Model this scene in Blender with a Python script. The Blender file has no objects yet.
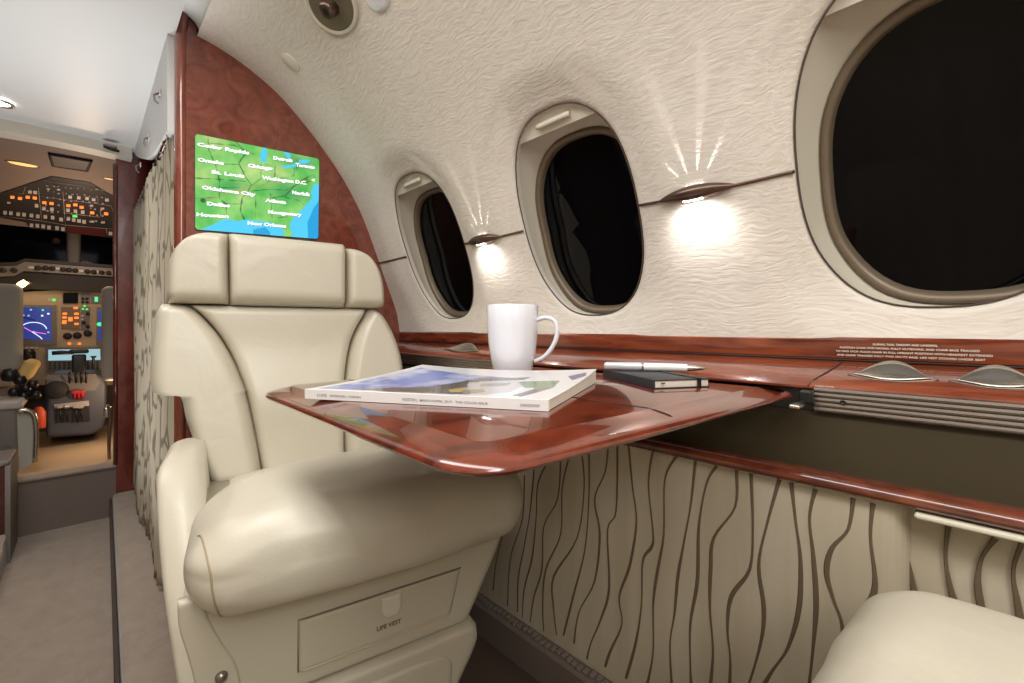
import bpy, bmesh, math, random
import numpy as np
from mathutils import Vector, Matrix, noise
R = math.radians
scene = bpy.context.scene
COL = scene.collection
random.seed(7)

# ------------------------------------------------------------------ camera, world, exposure
YAW = R(44.1)                      # the lens looks 44 degrees outboard of straight forward (+Y)
FPX = 440.0                        # focal length in pixels of the 1024 wide frame
cam_d = bpy.data.cameras.new('camera')
cam = bpy.data.objects.new('camera', cam_d); COL.objects.link(cam)
cam.location = (0, 0, 0); cam.rotation_euler = (R(90), 0, -YAW)
cam_d.sensor_width = 36; cam_d.lens = FPX / 1024 * 36
cam_d.shift_y = -14.5 / 1024; cam_d.clip_start = 0.02
scene.camera = cam
scene.view_settings.view_transform = 'Standard'
scene.view_settings.look = 'None'
scene.view_settings.gamma = 1
scene.view_settings.use_curve_mapping = False
scene.view_settings.exposure = 0.5
world = bpy.data.worlds.new('night'); scene.world = world
world.use_nodes = True
world.node_tree.nodes['Background'].inputs[0].default_value = (0.0010, 0.0012, 0.0020, 1)
world.node_tree.nodes['Background'].inputs[1].default_value = 1.0
scene.cycles.max_bounces = 10
scene.cycles.diffuse_bounces = 5
scene.cycles.glossy_bounces = 4
scene.cycles.transmission_bounces = 6
scene.cycles.sample_clamp_indirect = 6
scene.cycles.use_denoising = True


def lamp(name, kind, loc, energy, color=(1, 1, 1), size=0.1, size_y=None, target=None, spot=None, blend=0.5, parent=None, spread=None):
    d = bpy.data.lights.new(name, kind); o = bpy.data.objects.new(name, d); COL.objects.link(o)
    d.energy = energy; d.color = color
    if kind == 'AREA':
        d.shape = 'RECTANGLE'; d.size = size; d.size_y = size_y or size
        if spread:
            d.spread = R(spread)
    elif kind == 'SPOT':
        d.spot_size = spot; d.spot_blend = blend; d.shadow_soft_size = size
    else:
        d.shadow_soft_size = size
    o.location = loc
    if target is not None:
        v = Vector(target) - Vector(loc)
        o.rotation_euler = v.to_track_quat('-Z', 'Y').to_euler()
    if parent:
        o.parent = parent; o.matrix_parent_inverse = Matrix.Translation(-Vector(parent.location))
    return o


# cabin ceiling wash (long panels in the ceiling) and the forward aisle's ceiling lamps, plus an added fill
lamp('cabin_ceiling_light', 'AREA', (-0.07, 0.05, 0.845), 15.0, (1.0, 0.982, 0.955), 0.34, 2.3, target=(-0.07, 0.05, 0))
lamp('aft_ceiling_light', 'AREA', (-0.30, -0.85, 0.70), 5.0, (1.0, 0.98, 0.96), 0.5, 0.4, target=(0.45, 1.0, -0.35))
lamp('entry_ceiling_fill', 'AREA', (-0.07, 1.85, -0.835), 3.6, (0.96, 0.98, 1.0), 0.2, 0.9, target=(-0.07, 1.85, 0.8), spread=80)  # added fill aimed up at the entry ceiling, no fixture at this spot
lamp('cove_light', 'AREA', (0.205, 0.55, 0.832), 1.2, (1.0, 0.97, 0.92), 0.02, 1.8, target=(-0.1, 0.55, 0.875))
lamp('entry_ceiling_light', 'AREA', (-0.24, 1.95, 0.78), 3.4, (1.0, 0.96, 0.91), 0.2, 0.7, target=(-0.05, 1.95, 0), spread=110)
lamp('cockpit_dome_light', 'POINT', (0.0, 3.25, 0.45), 2.6, (1.0, 0.74, 0.52), 0.05)
lamp('cockpit_floor_light', 'POINT', (0.13, 3.1, -0.35), 1.6, (1.0, 0.70, 0.42), 0.04)


# ------------------------------------------------------------------ pixel helpers
FXv, FYv = math.sin(YAW), math.cos(YAW)


def ray(px, py):
    u = (px - 512) / FPX
    return Vector((FXv + u * FYv, FYv - u * FXv, (327 - py) / FPX))


def at(px, py, axis, val):
    r = ray(px, py)
    return r * (val / r[axis])


def on_plane(px, py, p0, n):
    r = ray(px, py); n = Vector(n)
    return r * (Vector(p0).dot(n) / r.dot(n))


# ------------------------------------------------------------------ materials
def mat(name, col, rough=0.5, metal=0.0, coat=0.0, emis=None, estr=0.0, spec=None):
    m = bpy.data.materials.new(name); m.use_nodes = True
    b = m.node_tree.nodes['Principled BSDF']
    b.inputs['Base Color'].default_value = (*col, 1)
    b.inputs['Roughness'].default_value = rough
    b.inputs['Metallic'].default_value = metal
    b.inputs['Coat Weight'].default_value = coat
    b.inputs['Coat Roughness'].default_value = 0.03
    if spec is not None:
        b.inputs['Specular IOR Level'].default_value = spec
    if emis:
        b.inputs['Emission Color'].default_value = (*emis, 1)
        b.inputs['Emission Strength'].default_value = estr
    return m


def N(m, t, **kw):
    n = m.node_tree.nodes.new(t)
    for k, v in kw.items():
        if k in n.inputs.keys():
            n.inputs[k].default_value = v
        else:
            setattr(n, k, v)
    return n


def L(m, a, b):
    m.node_tree.links.new(a, b)


def bsdf(m):
    return m.node_tree.nodes['Principled BSDF']


def srgb(r, g, b):
    return tuple(((c / 255) / 12.92 if c / 255 <= 0.04045 else ((c / 255 + 0.055) / 1.055) ** 2.4) for c in (r, g, b))


def coord(m, scale=(1, 1, 1)):
    g = N(m, 'ShaderNodeNewGeometry')
    mp = N(m, 'ShaderNodeMapping'); mp.inputs['Scale'].default_value = scale
    L(m, g.outputs['Position'], mp.inputs['Vector'])
    return mp.outputs['Vector']


def objcoord(m, scale=(1, 1, 1)):
    g = N(m, 'ShaderNodeTexCoord')
    mp = N(m, 'ShaderNodeMapping'); mp.inputs['Scale'].default_value = scale
    L(m, g.outputs['Object'], mp.inputs['Vector'])
    return mp.outputs['Vector']


def ramp(m, fac, stops):
    r = N(m, 'ShaderNodeValToRGB'); cr = r.color_ramp
    while len(cr.elements) < len(stops):
        cr.elements.new(0.5)
    for e, (p, c) in zip(cr.elements, stops):
        e.position = p; e.color = (*c, 1)
    L(m, fac, r.inputs['Fac'])
    return r.outputs['Color']


def add_bump(m, height, strength, dist):
    b = N(m, 'ShaderNodeBump'); b.inputs['Strength'].default_value = strength; b.inputs['Distance'].default_value = dist
    L(m, height, b.inputs['Height']); L(m, b.outputs['Normal'], bsdf(m).inputs['Normal'])
    return b


def wood_mat(name, dark, light, scale=(1, 1, 1), rough=0.22, coat=1.0, nscale=14, dist=1.5):
    m = mat(name, light, rough, coat=coat)
    v = objcoord(m, scale)
    n1 = N(m, 'ShaderNodeTexNoise'); n1.inputs['Scale'].default_value = nscale; n1.inputs['Detail'].default_value = 8
    n1.inputs['Distortion'].default_value = dist; L(m, v, n1.inputs['Vector'])
    mid = tuple((a + b) / 2 for a, b in zip(dark, light))
    L(m, ramp(m, n1.outputs['Fac'], [(0.30, dark), (0.5, mid), (0.72, light)]), bsdf(m).inputs['Base Color'])
    return m


M = {}
M['burl'] = wood_mat('burl_veneer', srgb(104, 46, 34), srgb(144, 76, 58), (1, 1, 1), nscale=16, dist=2.2)
M['burl_table'] = wood_mat('table_veneer', srgb(70, 25, 14), srgb(126, 54, 32), (1, 1, 1), nscale=11, dist=1.6)
M['ledge_wood'] = wood_mat('ledge_veneer', srgb(84, 32, 18), srgb(144, 72, 44), (9, 1.2, 9), nscale=5, dist=1.0)
M['rail_wood'] = wood_mat('rail_veneer', srgb(78, 30, 18), srgb(124, 62, 40), (4, 2, 4), nscale=9, dist=1.0)
M['jamb_wood'] = wood_mat('jamb_veneer', srgb(82, 30, 24), srgb(124, 54, 42), (1, 1, 0.7), nscale=9, dist=2.0)
M['post_wood'] = wood_mat('post_veneer', srgb(112, 50, 34), srgb(150, 80, 58), (1, 1, .5), nscale=10, dist=1.5)
M['dark_wood'] = wood_mat('dark_veneer', srgb(52, 16, 14), srgb(86, 30, 24), (1, 1, 0.7), nscale=9, dist=1.0)

# quilted-ripple leather of the sidewall
m = mat('ripple_lining', srgb(222, 213, 198), 0.5); M['lining'] = m
v = coord(m)
nz = N(m, 'ShaderNodeTexNoise'); nz.inputs['Scale'].default_value = 4.5; nz.inputs['Detail'].default_value = 3
L(m, v, nz.inputs['Vector'])
mixv = N(m, 'ShaderNodeMix', data_type='VECTOR'); mixv.inputs[0].default_value = 0.09
mp2 = N(m, 'ShaderNodeMapping'); mp2.inputs['Rotation'].default_value = (R(-14), 0, R(6)); mp2.inputs['Scale'].default_value = (200, 34, 200)
L(m, v, mixv.inputs[4]); L(m, nz.outputs['Color'], mixv.inputs[5]); L(m, mixv.outputs[1], mp2.inputs['Vector'])
w = N(m, 'ShaderNodeTexNoise'); w.inputs['Scale'].default_value = 1.0; w.inputs['Detail'].default_value = 2.0; w.inputs['Distortion'].default_value = 0.5
L(m, mp2.outputs['Vector'], w.inputs['Vector'])
add_bump(m, w.outputs['Fac'], 0.42, 0.0030)
L(m, ramp(m, w.outputs['Fac'], [(0.3, srgb(214, 205, 193)), (0.6, srgb(224, 216, 205))]), bsdf(m).inputs['Base Color'])

M['plain_cream'] = mat('plain_cream', srgb(214, 206, 190), 0.45)
M['reveal'] = mat('window_reveal', srgb(205, 198, 182), 0.4)
M['gap_shade'] = mat('gap_shade', srgb(78, 64, 54), 0.6)
M['white_ceiling'] = mat('white_ceiling', srgb(232, 230, 226), 0.6)
m = mat('aisle_ceiling', srgb(212, 212, 210), 0.42); M['aisle_ceiling'] = m
nn = N(m, 'ShaderNodeTexNoise'); nn.inputs['Scale'].default_value = 55; L(m, coord(m), nn.inputs['Vector']); add_bump(m, nn.outputs['Fac'], 0.12, 0.002)
M['header'] = mat('header_cream', srgb(214, 206, 190), 0.5)
M['gasket'] = mat('bronze_gasket', srgb(122, 108, 90), 0.42, metal=0.3)
M['bronze'] = mat('bronze_trim', srgb(104, 84, 74), 0.28, metal=0.85)
M['chrome'] = mat('brushed_metal', srgb(204, 196, 184), 0.24, metal=0.9)
M['steel'] = mat('steel', srgb(150, 140, 132), 0.3, metal=0.9)
M['black'] = mat('black_plastic', srgb(22, 20, 20), 0.4)
M['seam'] = mat('joint_dark', srgb(46, 28, 22), 0.6)  # dark colour of the lid and table leaf joints

m = mat('cabin_glass', (0.003, 0.003, 0.004), 0.02, spec=0.035); M['glass'] = m
M['night_glass'] = mat('windshield_glass', (0.004, 0.004, 0.007), 0.05, spec=0.02)
bsdf(m).inputs['Transmission Weight'].default_value = 0.35
bsdf(m).inputs['Alpha'].default_value = 1


def leather(name, col, bump=0.25):
    m = mat(name, col, 0.38, coat=0.12)
    bsdf(m).inputs['Coat Roughness'].default_value = 0.25
    v = objcoord(m)
    a = N(m, 'ShaderNodeTexNoise'); a.inputs['Scale'].default_value = 9; a.inputs['Detail'].default_value = 3; a.inputs['Distortion'].default_value = 0.6
    vo = N(m, 'ShaderNodeTexVoronoi'); vo.inputs['Scale'].default_value = 420
    L(m, v, a.inputs['Vector']); L(m, v, vo.inputs['Vector'])
    mx = N(m, 'ShaderNodeMath', operation='MULTIPLY_ADD'); mx.inputs[1].default_value = 0.02
    L(m, vo.outputs['Distance'], mx.inputs[0]); L(m, a.outputs['Fac'], mx.inputs[2])
    add_bump(m, mx.outputs[0], bump, 0.012)
    return m


M['leather'] = leather('cream_leather', srgb(206, 199, 181), 0.30)
M['leather_base'] = leather('cream_leather_base', srgb(188, 180, 160), 0.12)
M['leather_pale'] = leather('pale_leather', srgb(214, 208, 188), 0.12)
M['thread'] = mat('stitch_thread', srgb(166, 152, 122), 0.7)

m = mat('carpet', srgb(150, 140, 128), 0.95, spec=0.1); M['carpet'] = m
a = N(m, 'ShaderNodeTexNoise'); a.inputs['Scale'].default_value = 22; a.inputs['Detail'].default_value = 9; a.inputs['Roughness'].default_value = .75; a.inputs['Distortion'].default_value = 0.3
b_ = N(m, 'ShaderNodeTexNoise'); b_.inputs['Scale'].default_value = 420
cv = coord(m, (1, 0.8, 1)); L(m, cv, a.inputs['Vector']); L(m, cv, b_.inputs['Vector'])
L(m, ramp(m, a.outputs['Fac'], [(0.25, srgb(122, 109, 97)), (0.5, srgb(138, 124, 111)), (0.8, srgb(150, 136, 122))]), bsdf(m).inputs['Base Color'])
add_bump(m, b_.outputs['Fac'], 0.5, 0.003)
bsdf(m).inputs['Sheen Weight'].default_value = 0.3
m = mat('carpet_riser', srgb(116, 104, 96), 0.95, spec=0.1); M['carpet_dark'] = m
b_ = N(m, 'ShaderNodeTexNoise'); b_.inputs['Scale'].default_value = 300; L(m, coord(m), b_.inputs['Vector']); add_bump(m, b_.outputs['Fac'], 0.5, 0.003)
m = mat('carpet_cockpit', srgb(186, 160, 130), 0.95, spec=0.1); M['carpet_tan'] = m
b_ = N(m, 'ShaderNodeTexNoise'); b_.inputs['Scale'].default_value = 300; L(m, coord(m), b_.inputs['Vector']); add_bump(m, b_.outputs['Fac'], 0.5, 0.003)

m = mat('panel_fabric', srgb(196, 184, 156), 0.55); M['fabric'] = m
a = N(m, 'ShaderNodeTexNoise'); a.inputs['Scale'].default_value = 6; a.inputs['Detail'].default_value = 3
L(m, coord(m, (1, 3, 0.35)), a.inputs['Vector'])
L(m, ramp(m, a.outputs['Fac'], [(0.3, srgb(180, 168, 144)), (0.7, srgb(198, 188, 168))]), bsdf(m).inputs['Base Color'])
M['squiggle'] = mat('brown_cording', srgb(104, 88, 68), 0.6)

# curtain cloth: grey beige with dark and light leaf-like strokes
m = mat('curtain_cloth', srgb(168, 156, 136), 0.8); M['curtain'] = m
g = N(m, 'ShaderNodeUVMap'); mp = N(m, 'ShaderNodeMapping'); mp.inputs['Scale'].default_value = (13, 7, 1)
L(m, g.outputs['UV'], mp.inputs['Vector'])
vo = N(m, 'ShaderNodeTexVoronoi'); vo.feature = 'DISTANCE_TO_EDGE'; vo.inputs['Scale'].default_value = 1.0
L(m, mp.outputs['Vector'], vo.inputs['Vector'])
cn_ = N(m, 'ShaderNodeTexNoise'); cn_.inputs['Scale'].default_value = 1.3; L(m, mp.outputs['Vector'], cn_.inputs['Vector'])
th = N(m, 'ShaderNodeMath', operation='MULTIPLY'); th.inputs[1].default_value = 2.0; L(m, cn_.outputs['Fac'], th.inputs[0])
dv = N(m, 'ShaderNodeMath', operation='DIVIDE'); L(m, vo.outputs['Distance'], dv.inputs[0]); L(m, th.outputs[0], dv.inputs[1])
L(m, ramp(m, dv.outputs[0], [(0.0, srgb(104, 94, 78)), (0.035, srgb(118, 108, 90)), (0.065, srgb(164, 154, 134)), (0.9, srgb(172, 162, 144))]), bsdf(m).inputs['Base Color'])

M['olive'] = mat('olive_panel', srgb(58, 49, 30), 0.6, spec=0.25)
M['white_china'] = mat('white_china', srgb(232, 232, 238), 0.08, coat=0.6)
M['paper'] = mat('paper', srgb(236, 234, 232), 0.45)
M['page_edge'] = mat('page_edge', srgb(226, 218, 202), 0.8)
M['black_cover'] = mat('black_leatherette', srgb(44, 46, 52), 0.45)
M['pen_white'] = mat('pen_white', srgb(238, 238, 236), 0.25, coat=0.5)
M['ink'] = mat('dark_ink', srgb(120, 120, 126), 0.6)
M['ink_brown'] = mat('brown_ink', srgb(96, 80, 60), 0.6)
M['gap_brown'] = mat('gap_brown', srgb(116, 100, 78), 0.7)
M['white_ink'] = mat('white_ink', srgb(236, 224, 206), 0.5)
# cockpit
M['cp_liner'] = mat('cockpit_liner', srgb(140, 122, 112), 0.7)
M['cp_panel'] = mat('overhead_black', srgb(46, 42, 44), 0.5)
M['cp_grey'] = mat('cockpit_grey', srgb(112, 104, 98), 0.5)
M['cp_tan'] = mat('instrument_tan', srgb(170, 150, 124), 0.55)
M['cp_dark'] = mat('glareshield_dark', srgb(38, 34, 34), 0.7)
M['cp_seat'] = mat('crew_seat_cloth', srgb(160, 156, 144), 0.7)
M['cp_blue'] = mat('pedestal_grey', srgb(74, 76, 86), 0.5)
M['key_white'] = mat('key_white', srgb(186, 178, 174), 0.5, emis=srgb(215, 205, 195), estr=0.03)
M['key_orange'] = mat('key_orange', srgb(230, 120, 50), 0.5, emis=srgb(255, 130, 50), estr=0.8)
M['key_green'] = mat('key_green', srgb(90, 220, 90), 0.5, emis=srgb(90, 240, 110), estr=0.5)
M['line_white'] = mat('panel_line', srgb(170, 160, 156), 0.5)
M['lamp_warm'] = mat('lamp_warm', srgb(255, 210, 140), 0.5, emis=srgb(255, 205, 120), estr=6)
M['lamp_dim'] = mat('lamp_dim', srgb(240, 190, 110), 0.5, emis=srgb(235, 180, 110), estr=0.9)
M['led'] = mat('led_white', (1, 1, 1), 0.5, emis=(1, 0.97, 0.93), estr=12)
M['scr_navy'] = mat('screen_navy', (0, 0, 0), 0.2, emis=srgb(40, 52, 120), estr=0.9)
M['scr_cyan'] = mat('screen_cyan', (0, 0, 0), 0.2, emis=srgb(165, 205, 215), estr=0.62)
M['scr_white'] = mat('screen_white', (0, 0, 0), 0.2, emis=srgb(215, 225, 250), estr=1.0)
M['scr_magenta'] = mat('screen_magenta', (0, 0, 0), 0.2, emis=srgb(220, 110, 230), estr=1.0)
M['scr_green'] = mat('screen_green', (0, 0, 0), 0.2, emis=srgb(70, 220, 140), estr=1.0)
M['scr_black'] = mat('screen_black', (0.003, 0.003, 0.004), 0.5, spec=.1)
M['red'] = mat('red_plastic', srgb(176, 40, 44), 0.4)
M['orange_red'] = mat('orange_red', srgb(214, 84, 50), 0.5)
M['yellow'] = mat('tan_yellow', srgb(222, 184, 110), 0.6)
M['amber_panel'] = mat('amber_panel', srgb(120, 96, 74), 0.5)


# ------------------------------------------------------------------ mesh building
def link(name, verts, faces, mats, parent=None, smooth=True, fmat=None, uvs=None, autosmooth=None, merge=0.0):
    me = bpy.data.meshes.new(name)
    verts = [Vector(v) for v in verts]
    off = Vector((0, 0, 0))
    if parent is None and verts:
        lo = Vector([min(v[i] for v in verts) for i in range(3)]); hi = Vector([max(v[i] for v in verts) for i in range(3)])
        off = Vector(((lo.x + hi.x) / 2, (lo.y + hi.y) / 2, lo.z))
    me.from_pydata([tuple(v - off) for v in verts], [], faces)
    if not isinstance(mats, (list, tuple)):
        mats = [mats]
    for mm in mats:
        me.materials.append(mm)
    if fmat:
        for p, i in zip(me.polygons, fmat):
            p.material_index = i
    if uvs:
        ul = me.uv_layers.new(name='UVMap')
        for p in me.polygons:
            for li in p.loop_indices:
                ul.data[li].uv = uvs[me.loops[li].vertex_index]
    bm = bmesh.new(); bm.from_mesh(me)
    if merge:
        bmesh.ops.remove_doubles(bm, verts=bm.verts, dist=merge)
    bmesh.ops.recalc_face_normals(bm, faces=bm.faces)
    bm.to_mesh(me); bm.free()
    for p in me.polygons:
        p.use_smooth = smooth
    if smooth and autosmooth:
        me.set_sharp_from_angle(angle=R(autosmooth))
    o = bpy.data.objects.new(name, me); COL.objects.link(o)
    if parent is None:
        o.location = off
    else:
        o.parent = parent
        o.matrix_parent_inverse = Matrix.Translation(-world_loc(parent))
    return o


def world_loc(o):
    p = Vector(o.location)
    if o.parent:
        p = p + world_loc(o.parent) + o.matrix_parent_inverse.translation
    return p


def thing(name, label, cat, loc, group=None):
    o = bpy.data.objects.new(name, None); COL.objects.link(o); o.location = loc
    o.empty_display_size = 0.05
    tag(o, label, cat, group)
    return o


def tag(o, label, cat, group=None):
    o['label'] = label; o['category'] = cat
    if group:
        o['group'] = group
    return o


def struct(o, label=None, kind='structure', cat=None):
    o['kind'] = kind
    if label:
        o['label'] = label
    if cat:
        o['category'] = cat
    return o


def sname(name, label, cat=None):
    o = bpy.data.objects.new(name, None); COL.objects.link(o)
    o['kind'] = 'structure'; o['label'] = label; o['category'] = cat or name.split('_')[0]
    return o


def copy_tree(o, parent=None):
    c = o.copy(); COL.objects.link(c); c.parent = parent
    c.matrix_parent_inverse = o.matrix_parent_inverse.copy()
    for ch in list(o.children):
        copy_tree(ch, c)
    return c


class MB:
    def __init__(s):
        s.v = []; s.f = []; s.m = []; s.uv = []

    def add(s, vs, fs, mi=0, uv=None):
        k = len(s.v); s.v += [Vector(v) for v in vs]
        s.f += [tuple(i + k for i in f) for f in fs]; s.m += [mi] * len(fs)
        s.uv += uv if uv else [(0, 0)] * len(vs)
        return s

    def build(s, name, mats, parent=None, smooth=True, autosmooth=40, merge=0.0):
        return link(name, s.v, s.f, mats, parent, smooth, s.m, s.uv if any(u != (0, 0) for u in s.uv) else None, autosmooth, merge)


def rbox(c, size, r, seg=3, flat=1, rot=None, deform=None):
    """box with rounded edges, centred on c"""
    hs = [x / 2 for x in size]; r = min(r, min(hs) * 0.999)

    def axis_vals(h):
        out = []
        for i in range(seg + 1):
            th = R(45) * (1 - i / seg); out.append(-(h - r) - r * math.tan(th))
        for i in range(1, flat):
            out.append(-(h - r) + 2 * (h - r) * i / flat)
        for i in range(seg + 1):
            th = R(45) * i / seg; out.append((h - r) + r * math.tan(th))
        return out
    vals = [axis_vals(h) for h in hs]
    idx = {}; vs = []; fs = []

    def vid(p):
        k = tuple(round(a, 7) for a in p)
        if k not in idx:
            q = [max(-(h - r), min(h - r, a)) for a, h in zip(p, hs)]
            d = Vector([a - b for a, b in zip(p, q)])
            pt = Vector(q) + (d.normalized() * r if d.length > 1e-9 else d)
            if deform:
                pt = Vector(deform(pt))
            if rot is not None:
                pt = rot @ pt
            idx[k] = len(vs); vs.append(pt + Vector(c))
        return idx[k]
    for a in range(3):
        b, e = (a + 1) % 3, (a + 2) % 3
        for sgn in (-1, 1):
            for i in range(len(vals[b]) - 1):
                for j in range(len(vals[e]) - 1):
                    q = []
                    for (ii, jj) in ((i, j), (i + 1, j), (i + 1, j + 1), (i, j + 1)):
                        p = [0, 0, 0]; p[a] = sgn * hs[a]; p[b] = vals[b][ii]; p[e] = vals[e][jj]
                        q.append(vid(p))
                    fs.append(tuple(q) if sgn > 0 else tuple(reversed(q)))
    return vs, fs


def tube(path, rad, n=8, closed=False):
    """tube along points; rad a number or a list"""
    P = [Vector(p) for p in path]; vs = []; fs = []
    k = len(P)
    up = None
    for i, p in enumerate(P):
        a = P[(i - 1) % k] if (i > 0 or closed) else p
        b = P[(i + 1) % k] if (i < k - 1 or closed) else p
        t = (b - a).normalized()
        if up is None:
            up = Vector((0, 0, 1)) if abs(t.z) < 0.9 else Vector((1, 0, 0))
        s = t.cross(up).normalized(); up = s.cross(t).normalized()
        r = rad[i] if isinstance(rad, list) else rad
        if isinstance(r, (int, float)):
            r = (r, r)
        for j in range(n):
            th = 2 * math.pi * j / n
            vs.append(p + s * math.cos(th) * r[0] + up * math.sin(th) * r[1])
    for i in range(k if closed else k - 1):
        for j in range(n):
            a = i * n; b = ((i + 1) % k) * n; j2 = (j + 1) % n
            fs.append((a + j, a + j2, b + j2, b + j))
    if not closed:
        fs.append(tuple(range(n))); fs.append(tuple(reversed(range((k - 1) * n, k * n))))
    return vs, fs


def lathe(prof, c, n=48, axis=None, scale=(1, 1)):
    vs = []; fs = []; k = len(prof)
    for j in range(n):
        th = 2 * math.pi * j / n
        for (r, z) in prof:
            p = Vector((r * math.cos(th) * scale[0], r * math.sin(th) * scale[1], z))
            if axis is not None:
                p = axis @ p
            vs.append(p + Vector(c))
    for j in range(n):
        a = j * k; b = ((j + 1) % n) * k
        for i in range(k - 1):
            fs.append((a + i, b + i, b + i + 1, a + i + 1))
    return vs, fs


def prism(pts, ext, map3=None):
    """polygon pts (3-D) extruded along the vector ext"""
    k = len(pts); vs = [Vector(p) for p in pts] + [Vector(p) + Vector(ext) for p in pts]
    fs = [tuple(range(k)), tuple(reversed(range(k, 2 * k)))]
    for i in range(k):
        j = (i + 1) % k; fs.append((i, j, j + k, i + k))
    return vs, fs


def box(x0, x1, y0, y1, z0, z1):
    return prism([(x0, y0, z0), (x1, y0, z0), (x1, y1, z0), (x0, y1, z0)], (0, 0, z1 - z0))


def catmull(pts, n):
    """resample a smooth curve through pts"""
    pts = [tuple(p) for p in pts]; out = []
    P = [pts[0]] + pts + [pts[-1]]
    for i in range(1, len(P) - 2):
        for k in range(n):
            t = k / n
            out.append(tuple(0.5 * ((2 * b) + (-a + c) * t + (2 * a - 5 * b + 4 * c - d) * t * t + (-a + 3 * b - 3 * c + d) * t ** 3)
                             for a, b, c, d in zip(P[i - 1], P[i], P[i + 1], P[i + 2])))
    out.append(pts[-1])
    return out


def rnd(d, r):
    t = max(0.0, min(1.0, d / r))
    return math.sqrt(max(0.0, 1 - (1 - t) ** 2))


def pad(rows, mapf, T, r, back=0.06, nu=26, nb=6, rz=None, sag=None):
    """upholstered panel: rows = [(b, a_left, a_right)], swelling T high towards h, r the rounding width"""
    rw = catmull(rows, nb); rz = rz or r
    b0, b1 = rw[0][0], rw[-1][0]
    # cosine-ish spacing in a
    us = [0.5 - 0.5 * math.cos(math.pi * i / nu) for i in range(nu + 1)]
    us = [0.5 * u + 0.5 * i / nu for i, u in enumerate(us)]
    vs = []; fs = []
    for (b, a0, a1) in rw:
        w = a1 - a0
        for u in us:
            da = min(u, 1 - u) * w; db = min(abs(b - b0), abs(b1 - b))
            h = T * rnd(da, r) * rnd(db, rz)
            if sag:
                h += sag(a0 + u * w, b) * rnd(da, r) * rnd(db, rz)
            vs.append(mapf(a0 + u * w, b, h))
    nr = len(rw); nc = len(us)
    for i in range(nr - 1):
        for j in range(nc - 1):
            fs.append((i * nc + j, i * nc + j + 1, (i + 1) * nc + j + 1, (i + 1) * nc + j))
    # back side
    k = len(vs)
    ring = [(0, j) for j in range(nc)] + [(i, nc - 1) for i in range(1, nr)] + [(nr - 1, j) for j in range(nc - 2, -1, -1)] + [(i, 0) for i in range(nr - 2, 0, -1)]
    ids = [i * nc + j for i, j in ring]
    for i, j in ring:
        b, a0, a1 = rw[i]
        vs.append(mapf(a0 + us[j] * (a1 - a0), b, -back))
    n = len(ring)
    for q in range(n):
        q2 = (q + 1) % n
        fs.append((ids[q], k + q, k + q2, ids[q2]))
    fs.append(tuple(k + q for q in range(n)))
    return vs, fs


def text_geo(s, size, align='LEFT', bold=0.0, spacing=1.0):
    cu = bpy.data.curves.new('t', 'FONT'); cu.body = s; cu.size = size; cu.align_x = align; cu.offset = bold
    cu.resolution_u = 2; cu.space_character = spacing
    o = bpy.data.objects.new('t', cu); COL.objects.link(o)
    dg = bpy.context.evaluated_depsgraph_get(); dg.update()
    me = bpy.data.meshes.new_from_object(o.evaluated_get(dg))
    vs = [tuple(v.co) for v in me.vertices]; fs = [tuple(p.vertices) for p in me.polygons]
    bpy.data.objects.remove(o); bpy.data.curves.remove(cu); bpy.data.meshes.remove(me)
    return vs, fs


# ------------------------------------------------------------------ cabin cross-section (right wall)
CP = [(.852, -.03), (.838, .05), (.812, .12), (.780, .20), (.745, .29), (.703, .39), (.645, .49), (.575, .58), (.500, .66),
      (.425, .725), (.345, .770), (.28, .795), (.222, .808)]
CURVE = catmull(CP, 10)
SL = [0.0]
for i in range(1, len(CURVE)):
    SL.append(SL[-1] + math.hypot(CURVE[i][0] - CURVE[i - 1][0], CURVE[i][1] - CURVE[i - 1][1]))
S_MAX = SL[-1]
_sl = np.array(SL); _cx = np.array([c[0] for c in CURVE]); _cz = np.array([c[1] for c in CURVE])


def section(s):
    return float(np.interp(s, _sl, _cx)), float(np.interp(s, _sl, _cz))


def s_at_z(z):
    return float(np.interp(z, _cz, _sl))


def wall_pt(Y, s, depth=0.0):
    """point on the lining; depth is measured outboard"""
    x0, z0 = section(s - 0.008); x1, z1 = section(s + 0.008)
    if s - .008 < 0: x0, z0 = section(0)
    tx, tz = x1 - x0, z1 - z0; l = math.hypot(tx, tz)
    nx, nz = tz / l, -tx / l
    x, z = section(s)
    return Vector((x + nx * depth, Y, z + nz * depth))


XC = -0.07                      # centre line of the fuselage
BY = 1.485                      # forward bulkhead
AFT = -1.7
Z_FLOOR = -0.75
Z_AISLE = -0.85

WIN_Y = [1.172, 0.612, 0.026]
WIN_S = (s_at_z(.018) + s_at_z(.450)) / 2
WHH = (s_at_z(.450) - s_at_z(.018)) / 2
PAN_Y = [1.181, .609, .000]
WHW = 0.162


def oval(th, hw, hh, e=2.5):
    c, s = math.cos(th), math.sin(th)
    k = (abs(c) ** e + abs(s) ** e) ** (-1 / e)
    return c * k * hw, s * k * hh


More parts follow.
